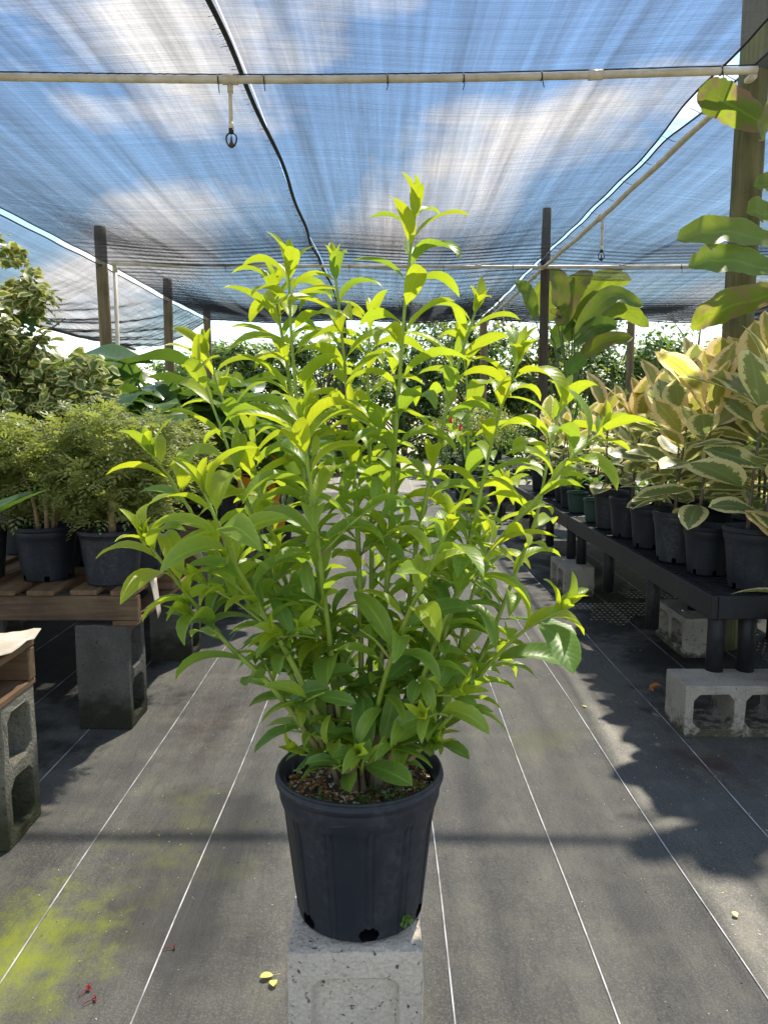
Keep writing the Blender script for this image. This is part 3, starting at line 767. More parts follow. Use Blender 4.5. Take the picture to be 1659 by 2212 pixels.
# under the right-hand benches
block('pale concrete block on its side under the front corner leg of the bench', (1.255, 2.695), 0.0, False, 'concrete')
block('concrete block under the middle of the front bench', (1.50, 3.69), PI/2)
block('concrete block under the joint between the front bench and the next', (1.215, 4.895), PI/2)
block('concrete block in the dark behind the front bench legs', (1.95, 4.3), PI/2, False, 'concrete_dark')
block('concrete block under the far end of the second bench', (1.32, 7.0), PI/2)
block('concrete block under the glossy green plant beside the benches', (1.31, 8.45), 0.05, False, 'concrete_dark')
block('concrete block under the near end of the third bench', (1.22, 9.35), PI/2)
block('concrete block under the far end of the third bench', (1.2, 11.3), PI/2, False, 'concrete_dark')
# left row: stood on end, cores facing the aisle
def lblock(label, y, x=-1.0, mat='concrete_moss'): block(label, (x, y), PI/2, True, mat)
lblock('mossy upright concrete block under the pallet covered with paper', 1.98, -1.075)
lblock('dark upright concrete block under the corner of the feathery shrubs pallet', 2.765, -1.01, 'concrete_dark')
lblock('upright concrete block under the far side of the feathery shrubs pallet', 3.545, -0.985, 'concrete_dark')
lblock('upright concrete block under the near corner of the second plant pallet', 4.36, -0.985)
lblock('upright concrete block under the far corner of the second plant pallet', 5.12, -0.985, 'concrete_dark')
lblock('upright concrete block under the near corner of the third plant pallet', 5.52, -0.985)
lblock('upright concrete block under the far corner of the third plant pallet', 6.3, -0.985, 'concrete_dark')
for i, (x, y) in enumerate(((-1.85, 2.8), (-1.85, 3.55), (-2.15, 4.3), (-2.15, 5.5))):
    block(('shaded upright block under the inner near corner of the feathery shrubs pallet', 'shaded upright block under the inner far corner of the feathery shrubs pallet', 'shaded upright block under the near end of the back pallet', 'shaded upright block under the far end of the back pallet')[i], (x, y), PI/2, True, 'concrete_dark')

# block under the hero pot: on end, recessed panel towards the camera
def hero_block():
    W, D, H = 0.194, 0.194, 0.39
    g = MB(); n = 26
    def surf(P, nu, nv):
        b = len(g.v)
        for j in range(nv + 1):
            for i in range(nu + 1): g.v.append(P(i / nu, j / nv))
        for j in range(nv):
            for i in range(nu):
                q = b + j * (nu + 1) + i; g.face((q, q+1, q+nu+2, q+nu+1))
    def rec(x, z):
        w, hb, ht, c = 0.060, -0.165, 0.152, 0.014
        dx, dz = w - abs(x), min(z - hb, ht - z)
        d = min(dx, dz)
        if dx < c and dz < c: d = min(d, (dx + dz) - c * 0.85)
        return 0.012 * min(1, max(0, (d + 0.0015) / 0.003))
    surf(lambda u, v: Vector(((u - .5) * W, -D/2 + rec((u - .5) * W, (v - .5) * H), (v - .5) * H)), 84, 150)
    surf(lambda u, v: Vector(((.5 - u) * W, D/2, (v - .5) * H)), 12, 24)
    surf(lambda u, v: Vector((W/2, (u - .5) * D, (v - .5) * H)), 24, 40)
    surf(lambda u, v: Vector((-W/2, (.5 - u) * D, (v - .5) * H)), 24, 40)
    surf(lambda u, v: Vector(((u - .5) * W, (v - .5) * D, H/2)), 44, 44)
    surf(lambda u, v: Vector(((u - .5) * W, (.5 - v) * D, -H/2)), 12, 12)
    for v in g.v:
        q = v.copy()
        e = sorted((W/2 - abs(q.x), D/2 - abs(q.y), H/2 - abs(q.z)))
        rnd_e = max(0, 0.012 - e[1]) / 0.012                       # worn edges
        k = noise.noise(q * 45) * 0.0012 + noise.noise(q * 190) * 0.0012
        sh = rnd_e * (0.0035 + 0.004 * max(0, noise.noise(q * 26)))
        nrm = Vector((q.x / W, q.y / D, q.z / H)).normalized()
        v += nrm * (k - sh)
        if q.x < -0.05 and q.y > 0.055 and q.z > 0.15: v += Vector((0.004, -0.012 * (q.y - 0.055) / 0.04, 0.006))
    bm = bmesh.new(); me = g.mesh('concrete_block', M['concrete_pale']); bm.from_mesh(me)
    bmesh.ops.remove_doubles(bm, verts=bm.verts, dist=0.0006); bm.to_mesh(me); bm.free()
    return me
HB = (-0.043, 1.088)
o = link('concrete_block', hero_block(), None, (HB[0], HB[1], 0.195)); o.rotation_euler = (0, 0, R(1.5))
tag(o, 'pale upright concrete block with recessed panel carrying the bright green shrub', 'concrete block', 'concrete blocks propping benches and pallets')

# ------------------------------------------------------------------ pots
def pot_geo(r, h, style='ribbed', n=96, holes=True):
    """outer wall, rolled rim, inner wall; r = rim radius"""
    rb = r * 0.76
    def R0(z): return rb + (r * 0.955 - rb) * (z / h)
    prof = [(rb * 0.92, 0.0), (rb * .985, 0.003)] + [(R0(z), z) for z in (0.006, .0095, .013, .0165, .020, .0235, .027, .032)]
    if style == 'ribbed':
        k = 10
        for i in range(1, k): z = 0.03 + (0.76 * h - 0.03) * i / k; prof.append((R0(z), z))
        prof += [(R0(.76*h), .76*h), (R0(.775*h)*1.018, .785*h), (R0(.82*h)*1.035, .83*h), (R0(.9*h)*1.03, .90*h), (r*.955, .915*h)]
    else:
        for i in range(1, 8): z = 0.03 + (0.93 * h - 0.03) * i / 8; prof.append((R0(z), z))
        prof += [(r*.965, .93*h)]
    prof += [(r*0.990, .925*h), (r*1.0, .945*h), (r*1.0, .96*h), (r*.975, .968*h), (r*.975, .978*h), (r*.985, .99*h), (r*.975, h), (r*.958, h*1.002), (r*.945, .985*h), (R0(.9*h)*.955, .88*h), (R0(.7*h)*.95, .70*h), (R0(.5*h)*.94, .5*h)]
    def rf(th, z):
        if style != 'ribbed' or z > .775 * h or z < 0.0055: return 1.0
        a = (th * 12 / (2 * PI)) % 1.0
        d = min(a, 1 - a)
        arch = 1.0 if z < 0.66 * h else max(0.0, 1 - (z - .66*h) / (.1*h))
        groove = math.exp(-((d - 0.09) / 0.020) ** 2) * 0.036
        pan = 0.014 * min(1, max(0, (d - 0.09) / 0.03))
        return 1 - (groove + pan * arch)
    hs = set(int((k + .5) * n / 6) for k in range(6))
    sk = (lambda i, k: 1 <= i <= 7 and any((((k - q + n // 2) % n - n // 2 + .5) / (n * .024)) ** 2 + ((i - 3.2) / 3.4) ** 2 < 1 for q in hs)) if holes else None
    g = MB(); g.lathe(prof, n, rf=rf, capb=True, skip=sk)
    for v in g.v:
        th = math.atan2(v.y, v.x); v.x *= 1 + 0.008 * math.sin(2 * th + 1) * (v.z / h)
    return g
def soil_geo(r, z, n=28):
    g = MB(); prof = [(r * 0.02, z + .004), (r*.25, z + .004), (r * .5, z+.002), (r*.75, z), (r*.93, z-.002), (r * .80, z - 0.05)]
    g.lathe(prof, n)
    for v in g.v: v.z += 0.008 * noise.noise(v * 28)
    return g

# ------------------------------------------------------------------ the bright green shrub (the subject)
PB = Vector((-0.036, 1.098, 0.391)); PR, PH = 0.1255, 0.222
shrub = thing('potted_shrub', 'bright yellow-green leafy shrub in a ribbed black pot standing on an upright block', 'potted shrub', PB)
g = pot_geo(PR, PH, 'ribbed', 288); hero_pot = g.obj('pot', M['pot'], shrub)
hero_pot.rotation_euler = (R(-1.2), 0, R(9))
o = soil_geo(PR * 0.955, PH * 0.87, 48).obj('soil', M['soil'], shrub)
for nm, mt, cnt, s0, s1 in (('perlite', 'perlite', 150, .0012, .0032), ('bark_chips', 'bark_chip', 420, .0015, .0045)):
    g = MB()
    for i in range(cnt):
        a, q = rnd.uniform(0, 2*PI), PR * 0.88 * math.sqrt(rnd.random())
        c = Vector((q * math.cos(a), q * math.sin(a), 0)); c.z = PH * .87 + 0.004 + 0.006 * noise.noise(c * 28)
        s = rnd.uniform(s0, s1)
        g.box(c, (s * rnd.uniform(.7, 1.8), s, s * .7), Matrix.Rotation(rnd.uniform(0, 6), 3, 'Z') @ Matrix.Rotation(rnd.uniform(-.6, .6), 3, 'X'))
    g.obj(nm, M[mt], o, False, 'stuff')

# leaf variants: blade lengths 1, scaled per leaf
LV = {}
for key, prof, w in (('young', lance, .235), ('mature', lance, .255), ('old', lance_w, .345)):
    LV[key] = []
    for k in range(8):
        r = random.Random(100 + k)
        a0, a1 = R(r.uniform(26, 56)), R(r.uniform(-85, 0))
        if key == 'old': a0, a1 = R(r.uniform(15, 40)), R(r.uniform(-55, -10))
        geo = blade(0.92, w * r.uniform(.85, 1.15), prof, a0, a1, 8, 2 if key != 'old' else 4, r.uniform(.2, .65), r.uniform(.0, .04), r.uniform(1.5, 3), k, 0.09, a0 + .1, a0, .011, twist=R(r.uniform(-35, 35)), pw=r.uniform(.9, 1.5), side=r.uniform(-.07, .07))
        LV[key].append((geo, geo_mesh('leaf', geo, M[key])))
LV['tip'] = []
for k in range(5):
    r = random.Random(300 + k)
    geo = blade(0.95, .30 * r.uniform(.8, 1.15), lance, R(r.uniform(48, 70)), R(r.uniform(5, 60)), 8, 2, r.uniform(.4, .8), 0.01, 2, k, 0.05, R(60), R(60), .01, twist=R(r.uniform(-20, 20)), side=r.uniform(-.08, .08))
    LV['tip'].append((geo, geo_mesh('leaf', geo, M['young'])))

STEMS = [  # photo points bottom..top, extra distance of the tip, foot offset
 ([(812,1660),(838,1230),(852,980),(866,780),(880,600),(898,455)], 0.02),
 ([(742,1640),(708,1350),(680,1120),(662,980),(652,905)], -0.17),
 ([(755,1650),(700,1300),(662,1040),(640,850),(628,700),(624,580)], 0.05),
 ([(760,1650),(690,1250),(648,980),(622,800),(603,690),(592,622)], 0.16),
 ([(785,1650),(775,1200),(758,960),(742,760),(722,575)], 0.10),
 ([(800,1650),(803,1200),(798,960),(795,800),(800,690)], 0.24),
 ([(820,1650),(868,1400),(905,1150),(950,950),(990,790),(1028,668)], 0.08),
 ([(824,1650),(905,1420),(945,1230),(1000,1060),(1012,900),(1000,740)], 0.22),
 ([(828,1650),(935,1440),(1002,1220),(1050,1010),(1083,880),(1122,775)], 0.03),
 ([(826,1655),(900,1500),(975,1310),(1080,1165),(1175,1060),(1240,985),(1300,930)], -0.06),
 ([(834,1655),(970,1545),(1048,1400),(1105,1260),(1160,1110),(1190,955),(1217,860)], 0.12),
 ([(836,1660),(960,1560),(1045,1450),(1125,1368),(1215,1318)], -0.08),
 ([(790,1660),(822,1500),(868,1360),(920,1250),(966,1148)], -0.20),
 ([(735,1660),(664,1460),(592,1255),(540,1100),(490,960),(430,795)], 0.08),
 ([(740,1660),(672,1430),(600,1200),(545,1000),(480,860),(446,752)], 0.22),
 ([(728,1660),(620,1440),(520,1275),(440,1150),(375,1045),(330,985)], -0.03),
 ([(722,1665),(600,1500),(490,1390),(415,1298),(355,1222),(318,1170)], -0.12),
 ([(736,1660),(640,1450),(560,1310),(508,1215),(470,1130),(442,1065)], -0.20),
 ([(790,1660),(745,1420),(640,1260),(560,1080),(545,930)], 0.26),
 ([(830,1660),(960,1500),(1010,1320),(1060,1150),(1090,1050)], 0.26),
]
leaves, stem_objs = [], []
ga = R(137.5)
def grow(pts, rad0, rad1, seed, start, tip=True, mat='stem', dens=1.0, Lmax=0.108):
    r = random.Random(seed)
    n = 40; sp = spline(pts, n)
    rad = [rad0 + (rad1 - rad0) * (i / n) ** 0.8 for i in range(n + 1)]
    g = MB(); g.tube(sp, rad, 7)
    so = g.obj('stem', M[mat], shrub)
    length = sum((sp[i+1] - sp[i]).length for i in range(n))
    az = r.uniform(0, 6.28); s = length * start; acc = 0; i = 0
    while s < length - 0.012:
        u = s / length; k = min(int(u * n), n - 1); f = u * n - k
        p = sp[k].lerp(sp[k+1], f); d = (sp[k+1] - sp[k]).normalized()
        zax = (d * 0.6 + UP * 0.55).normalized()
        rem = length - s
        L = Lmax * r.uniform(.78, 1.12) * min(1.0, 0.42 + rem / 0.10)
        if u < .35: L *= r.uniform(.7, 1.0)
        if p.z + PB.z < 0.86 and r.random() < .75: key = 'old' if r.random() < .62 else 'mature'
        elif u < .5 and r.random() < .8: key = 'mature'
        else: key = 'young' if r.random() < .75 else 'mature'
        if r.random() < dens:
            var = r.randrange(8)
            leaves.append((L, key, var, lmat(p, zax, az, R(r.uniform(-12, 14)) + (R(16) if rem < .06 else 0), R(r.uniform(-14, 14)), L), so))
        az += ga + r.uniform(-.35, .35)
        s += r.uniform(.0185, .0275) * (1.18 if u > .45 else .86) * (0.75 if rem < 0.07 else 1)
    if tip:
        d = (sp[-1] - sp[-3]).normalized(); zax = (d * .7 + UP * .4).normalized()
        for q in range(r.randrange(3, 7)):
            L = r.uniform(.026, .062) * (0.7 if q > 3 else 1)
            leaves.append((L, 'tip', r.randrange(5), lmat(sp[-1] - d * .004 * q * .5, zax, az + q * ga, R(r.uniform(0, 22)) + R(9 * max(0, q - 2)), 0, L), so))
    return sp, so
rs = random.Random(21)
for i, (pp, dy) in enumerate(STEMS):
    pts = []
    for j, (px, py) in enumerate(pp):
        t = (pp[0][1] - py) / (pp[0][1] - pp[-1][1]); t = j / (len(pp) - 1) * .5 + t * .5
        pts.append(at(px, py, PB.y + 0.0 + dy * t + 0.02 * math.sin(j * 1.7 + i)) - PB)
    pts[0] = Vector((pts[0].x * 0.75, rs.uniform(-.03, .035), PH * .86))
    sp, so = grow(pts, 0.0050, 0.0017, 40 + i, 0.09)
    # short leafy side shoots low on the stem
    for q in range(3):
        k = rs.randrange(5, 19); b = sp[k]; a = rs.uniform(0, 6.28); ln = rs.uniform(.05, .12)
        out = Vector((math.cos(a), math.sin(a) * .9 - .15, rs.uniform(.35, 1.0))).normalized()
        grow([b, b + out * ln * .5 + Vector((0, 0, .006)), b + out * ln], 0.0024, 0.0014, 400 + i * 5 + q, .15, q == 0, 'stem', .9, .085)
# low twiggy growth round the foot
for q in range(22):
    a = q / 22 * 2 * PI + rs.uniform(-.2, .2); ln = rs.uniform(.07, .13)
    b = Vector((0.018 * math.cos(a), 0.018 * math.sin(a), PH * .92 + rs.uniform(0.0, .05)))
    out = Vector((math.cos(a), math.sin(a), rs.uniform(.25, 1.0))).normalized()
    grow([b, b + out * ln * .5 + Vector((0, 0, .012)), b + out * ln], 0.0028, 0.0015, 700 + q, .2, q % 4 == 0, 'stem', 1.0, .092)
for (x, y, tx, ty, rr) in ((-.012, -.022, -.004, -.012, .0115), (.026, -.012, .032, .0, .0105), (-.03, .0, -.045, .01, .009), (.0, .02, .01, .03, .010)):
    g = MB(); g.tube(spline([(x, y, PH*.84), (x*1.1, y, PH*.84+.05), (tx, ty, PH*.84 + .13)], 12), [rr*1.15, rr*1.1] + [rr*(1 - .03*i) for i in range(11)], 10)
    g.obj('trunk', M['wood_stem'], shrub)
leaves.sort(key=lambda q: -q[0])
fol = {}
print('LEAVES', len(leaves))
for i, (L, key, var, mx, so) in enumerate(leaves):
    geo, me = LV[key][var]
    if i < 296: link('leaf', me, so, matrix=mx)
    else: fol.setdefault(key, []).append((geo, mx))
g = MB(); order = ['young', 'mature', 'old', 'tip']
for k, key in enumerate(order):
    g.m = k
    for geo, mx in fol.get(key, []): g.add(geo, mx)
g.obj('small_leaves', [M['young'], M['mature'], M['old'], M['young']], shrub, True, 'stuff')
# weeds in the pot and at a drain hole
def sprig(parent, c, rad, n, L, mat, seed):
    r = random.Random(seed); g = MB()
    geo = blade(1, .45, oval, R(40), R(-20), 4, 2, .2)
    for i in range(n):
        a, q = r.uniform(0, 6.28), rad * math.sqrt(r.random())
        g.add(geo, lmat(Vector(c) + Vector((q*math.cos(a), q*math.sin(a), r.uniform(0, rad * .6))), UP, r.uniform(0, 6.28), R(r.uniform(-10, 50)), 0, L * r.uniform(.6, 1.2)))
    return g.obj('weed', M[mat], parent, True, 'stuff')
sprig(shrub, (0.035, -0.07, PH*.875), .034, 90, .011, 'green', 1)
sprig(shrub, (0.085, -0.02, PH*.87), .016, 26, .009, 'bright', 2)
sprig(shrub, (-0.05, -0.075, PH*.87), .03, 30, .010, 'green', 3)
sprig(shrub, (0.066, -0.077, 0.020), .011, 30, .010, 'bright', 4)
# ------------------------------------------------------------------ benches on the right
BZ = 0.485
slat_me = MB().box((0, 0, 0), (0.86, 0.026, 0.022)).mesh('slat', M['bench'], False)
rib_me = {}
def bench(label, x0, y0, w, L, legs):
    root = thing('plastic_bench', label, 'bench', (x0, y0, 0), 0, 'black plastic benches along the aisle')
    h, t = 0.088, 0.026
    for nm, c, d in (('side_rail', (t/2, L/2, BZ-h/2), (t, L, h)), ('side_rail', (w-t/2, L/2, BZ-h/2), (t, L, h)),
                     ('end_rail', (w/2, t/2, BZ-h/2), (w-2*t-.002, t, h)), ('end_rail', (w/2, L-t/2, BZ-h/2), (w-2*t-.002, t, h))):
        bevel(MB().box(c, d).obj(nm, M['bench'], root, False), 0.004, 2)
    n = int((L - 0.06) / 0.05); sx = (w - 2*t) / 0.86
    for i in range(n):
        link('slat', slat_me, root, matrix=Matrix.Translation((w/2, 0.05 + (L-.1) * i / (n-1), BZ - 0.016)) @ Matrix.Diagonal((sx, 1, 1, 1)))
    for i in range(28):
        k = round(L, 2)
        if k not in rib_me: rib_me[k] = MB().box((0, 0, 0), (0.017, L - 2*t - .004, 0.016)).mesh('cross_rib', M['bench'], False)
        link('cross_rib', rib_me[k], root, (t + (w - 2*t) * (i + 1) / 29, L/2, BZ - 0.019))
    for (lx, ly, z0) in legs:
        g = MB(); g.tube([(lx, ly, z0), (lx, ly, BZ - 0.03)], 0.031, 14); g.obj('leg', M['bench'], root)
    return root
bench('front black plastic grating bench crowded with cream-edged rubber plants', 1.185, 2.72, 0.92, 2.19, [(.045, .05, .19), (.16, .05, .19), (.045, .72, .16), (.045, 1.42, .17), (.07, 2.10, .19), (.80, .06, .0), (.80, 1.1, 0.0), (.80, 2.1, 0), (.33, .95, .19)])
bench('second black plastic grating bench holding small green and black pots', 1.185, 4.915, 0.92, 2.19, [(.05, .09, .19), (.05, .75, .16), (.05, 1.4, .16), (.12, 2.08, .19), (.8, .1, 0), (.8, 2.08, 0)])
bench('third black plastic bench beyond the glossy green plant', 1.06, 9.2, 0.92, 2.2, [(.12, .1, .19), (.05, .8, .1), (.05, 1.45, .1), (.12, 2.1, .19), (.8, .1, 0), (.8, 2.1, 0)])
bench('farthest black plastic bench with ferny plants', 0.98, 11.5, 0.92, 1.9, [(.05, .1, 0), (.05, 1.0, 0), (.05, 1.8, 0), (.8, .1, 0), (.8, 1.8, 0)])
bench('low black plastic bench across the far end of the aisle', -2.1, 11.2, 0.92, 1.9, [(.05, .1, 0), (.87, .1, 0), (.05, 1.8, 0), (.87, 1.8, 0)])

# ------------------------------------------------------------------ pallets on the left
def pallet(label, x1, y0, w=1.1, L=1.0, z=0.39, back=True):
    """x1 = aisle edge; stringers run across, deck boards along the aisle"""
    root = thing('wooden_pallet', label, 'pallet', (x1 - w/2, y0 + L/2, z), 0, 'wooden pallets on upright blocks')
    r = random.Random(int(y0 * 10))
    for k in range(3):
        yy = (-L/2 + 0.02, 0, L/2 - 0.02)[k]
        bevel(MB().box((r.uniform(-.004, .004), yy, 0.019 + 0.045), (w, 0.038, 0.089)).obj('stringer', M['plank_x'], root, False), .003, 1)
    nb = 8
    for k in range(nb):
        xx = -w/2 + 0.046 + (w - 0.092) * k / (nb - 1); bw = r.choice((0.088, 0.088, 0.095, 0.078))
        bevel(MB().box((xx, r.uniform(-.008, .008), 0.109 + 0.0105), (bw, L + r.uniform(-.01, .02), 0.019), Matrix.Rotation(R(r.uniform(-.6, .6)), 3, 'Z')).obj('deck_board', M['plank_y'], root, False), .003, 1)
    for xx in (-w/2 + 0.046, 0, w/2 - 0.046):
        bevel(MB().box((xx, r.uniform(-.006, .006), 0.0095), (0.088, L, 0.018)).obj('bottom_board', M['plank_y'], root, False), .003, 1)
    return root
PT = 0.39 + 0.13
pallet('pallet draped with weathered paper on the mossy block', -0.975, 1.08, 1.1, 1.0)
pallet('pallet holding the feathery-leaved shrubs in black pots', -0.875, 2.66, 1.1, 1.0)
pallet('second plant pallet, between the feathery shrubs and the drooping yellow leaves', -0.885, 4.24, 1.1, 1.0)
pallet('third plant pallet under big dark heart-shaped leaves', -0.885, 5.4, 1.1, 1.0)
pallet('back pallet under the tall heart-leaved plants', -2.02, 4.2, 1.1, 1.4)

def sheet(name, label, pts, mat, cat, thick=0.0015, res=10, amp=0.01, seed=0):
    """a limp sheet over four corner points"""
    a, b, c, d = [Vector(p) for p in pts]; g = MB()
    for j in range(res + 1):
        for i in range(res + 1):
            u, v = i / res, j / res
            p = a.lerp(b, u).lerp(d.lerp(c, u), v); p = p.copy()
            p.z += amp * noise.noise(p * 9 + Vector((seed, 0, 0))) + amp * .5 * noise.noise(p * 27)
            g.v.append(p)
    for j in range(res):
        for i in range(res):
            q = j * (res + 1) + i; g.face((q, q+1, q+res+2, q+res+1), [(i/res, j/res)] * 4)
    o = g.obj(name, mat); s = o.modifiers.new('solid', 'SOLIDIFY'); s.thickness = thick
    return tag(o, label, cat)
sheet('paper_sheet', 'curling sun-bleached paper sheet lying on the near pallet', ((-1.35, 1.3, PT+.012), (-0.955, 1.3, PT+.018), (-0.955, 2.085, PT + .022), (-1.32, 2.10, PT+.012)), M['paper'], 'paper', .002, 18, .02)
sheet('paper_scrap', 'white paper scrap hanging over the corner of the feathery shrubs pallet', ((-0.868, 2.80, PT+.004), (-0.866, 2.87, PT+.004), (-0.850, 2.86, .39), (-0.852, 2.825, .37)), M['paper'], 'paper', .001, 8, .006, 3)
o = sheet('paper_scrap', 'crumpled white bag with red print at the far corner of the feathery shrubs pallet', ((-0.93, 3.5, PT+.012), (-0.864, 3.5, PT+.012), (-0.850, 3.66, .42), (-0.87, 3.66, .42)), M['paper'], 'paper', .001, 8, .012, 5)
o2 = sheet('print', None, ((-0.93, 3.5, PT+.024), (-0.875, 3.5, PT+.024), (-0.868, 3.54, PT+.022), (-0.92, 3.54, PT+.022)), M['red_print'], None, .001, 4, .004, 5); o2.parent = o
for k in ('label', 'category'):
    if k in o2: del o2[k]

# ------------------------------------------------------------------ potted plants
POTM = {}
def pot_mesh(r, h, style, mat):
    k = (r, h, style, mat)
    if k not in POTM:
        POTM[k] = (pot_geo(r, h, style, 60 if style == 'ribbed' else 40, style == 'ribbed').mesh('pot', M[mat]), soil_geo(r * .95, h * .86).mesh('soil', M['soil']))
    return POTM[k]
def potted(name, label, cat, loc, r=0.115, h=0.225, style='ribbed', mat='pot', group=None):
    root = thing(name, label, cat, loc, 0, group)
    a, b = pot_mesh(r, h, style, mat)
    link('pot', a, root, matrix=Matrix.Rotation(rnd.uniform(0, 6), 4, 'Z')); link('soil', b, root)
    return root

# rubber plants
FV = {'ficus': [], 'ficus_pink': []}
for key in FV:
    for k in range(6):
        r = random.Random(900 + k)
        FV[key].append(geo_mesh('leaf', blade(.86, .48 * r.uniform(.9, 1.12), oval, R(r.uniform(4, 14)), R(r.uniform(-38, 6)), 8, 4, r.uniform(.06, .20), r.uniform(0, .03), 2, k, .16, R(25), R(10), .012, twist=R(r.uniform(-15, 15)), side=r.uniform(-.04, .04)), M[key]))
def rubber(label, loc, height, seed, r=.108, h=.215, nst=2, Lm=.20, style='ribbed', mat='pot', group='cream-edged rubber plants on the benches', step=.032):
    root = potted('rubber_plant', label, 'rubber plant', loc, r, h, style, mat, group)
    q = random.Random(seed)
    for s in range(nst):
        a = q.uniform(0, 6.28); e = q.uniform(.02, .05)
        hh = height * (1 if s == 0 else q.uniform(.62, .9))
        ax, ay = math.cos(a) * e, math.sin(a) * e; lx, ly = q.uniform(-.06, .06), q.uniform(-.06, .06)
        sp = spline([(ax, ay, h*.84), (ax + lx*.3, ay + ly*.3, h + hh*.4), (ax + lx, ay + ly, h + hh)], 16)
        g = MB(); g.tube(sp, [.0075 - .004 * i / 16 for i in range(17)], 7); so = g.obj('stem', M['ficus_stem'], root)
        z = h + hh * .10; az = q.uniform(0, 6.28)
        while z < h + hh:
            t = (z - h) / hh; p = sp[min(16, int(t * 16))]
            L = Lm * 1.36 * q.uniform(.75, 1.2) * (.8 + .2 * t)
            el = R(-8 + 66 * t ** 1.2 + q.uniform(-24, 22))
            key = 'ficus_pink' if t > .72 and q.random() < .7 else 'ficus'
            link('leaf', q.choice(FV[key]), so, matrix=lmat(Vector((p.x, p.y, z)), UP, az, el, R(q.uniform(-35, 35)), L))
            az += ga + q.uniform(-.4, .4); z += step * q.uniform(.8, 1.3)
        link('leaf', q.choice(FV['ficus_pink']), so, matrix=lmat(sp[-1], UP, az, R(68), 0, Lm * .8))
        g = MB(); g.tube([sp[-1], sp[-1] + Vector((.006, 0, .05)), sp[-1] + Vector((.008, .002, .085))], [.005, .0035, .0008], 6); g.obj('red_bud', M['red_leaf'], so)
    return root
G1 = 'cream-edged rubber plants on the benches'
rubber('cream-edged rubber plant in the pot at the front corner of the bench', (1.405, 2.86, BZ), .62, 11, .125, .235, 2, .235)
rubber('rubber plant in a shorter black pot tucked behind the front corner plant', (1.335, 3.13, BZ), .50, 12, .10, .20, 1, .215)
rubber('rubber plant third along the bench edge, dusty pot with arched panels', (1.315, 3.40, BZ), .52, 13, .115, .225, 2, .205, 'ribbed', 'pot_grey')
rubber('rubber plant fourth along the bench edge, drain hole facing the aisle', (1.315, 3.76, BZ), .50, 14, .105, .215, 2, .20, 'ribbed', 'pot')
rubber('rubber plant fifth along the bench edge in a narrow ribbed pot', (1.305, 4.09, BZ), .46, 15, .10, .215, 2, .19)
rubber('rubber plant sixth along the bench edge, before the small green pots', (1.305, 4.40, BZ), .44, 16, .10, .215, 1, .19, 'plain', 'pot_grey')
for i, (x, y, hh) in enumerate(((1.70, 2.95, .70), (1.63, 3.32, .66), (1.62, 3.70, .62), (1.62, 4.08, .6), (1.95, 3.1, .72), (1.93, 3.6, .66), (1.92, 4.15, .6), (1.62, 4.5, .52))):
    rubber(('tall rubber plant in the middle row, right behind the front corner one', 'rubber plant in the middle row, second from the bench front', 'rubber plant in the middle row, third from the bench front', 'rubber plant in the middle row, fourth from the bench front', 'tallest rubber plant in the innermost row, first from the bench front', 'rubber plant in the innermost row, beside the stout greenish post', 'rubber plant in the innermost row, last before the bench joint', 'lower rubber plant ending the middle row at the bench joint')[i], (x, y, BZ), hh, 30 + i, .108, .215, 2, .235 if y < 3.4 else .21, 'plain', 'pot', 'inner rubber plants of the front bench')
for i, (x, y, hh) in enumerate(((1.36, 5.75, .36), (1.36, 6.2, .34), (1.36, 6.65, .38), (1.68, 5.4, .46), (1.68, 5.95, .44), (1.70, 6.5, .42))):
    rubber(('small rubber plant at the second bench edge, nearest the green pots', 'small rubber plant at the second bench edge, middle one of three', 'small rubber plant at the far end of the second bench edge', 'small rubber plant in the inner row of the second bench, near its joint', 'small rubber plant in the inner row of the second bench, middle one', 'small rubber plant in the inner row of the second bench, far end')[i], (x, y, BZ), hh, 50 + i, .09, .18, 2, .165, 'plain', 'pot', 'rubber plants of the second bench', .036)
rubber('short rubber plant on a block before the bench, leaves drooping past its corner', (1.50, 2.575, 0.19), .30, 71, .11, .235, 2, .20, 'ribbed', 'pot', None)
block('concrete block under the short rubber plant in front of the bench', (1.655, 2.60), 0.0, False, 'concrete')

for i, (x, y, lab) in enumerate(((1.285, 4.66, 'small green plastic pot just before the bench joint'), (1.29, 5.10, 'dark green plastic pot just past the bench joint'), (1.30, 5.36, 'small black pot with sprouting leaves on the second bench'))):
    root = potted('potted_seedling', lab, 'potted plant', (x, y, BZ), .07, .14, 'plain', 'pot_green' if i < 2 else 'pot', 'small pots near the bench joint')
    geo = blade(1, .4, lance_w, R(50), R(-30), 6, 2, .2, pet=.2, pa0=R(60), pa1=R(50), pr=.01); me = geo_mesh('leaf', geo, M['bright'])
    for k in range(12): link('leaf', me, root, matrix=lmat(Vector((0, 0, .12 + .008*k)), UP, k * ga, R(20), 0, .10))

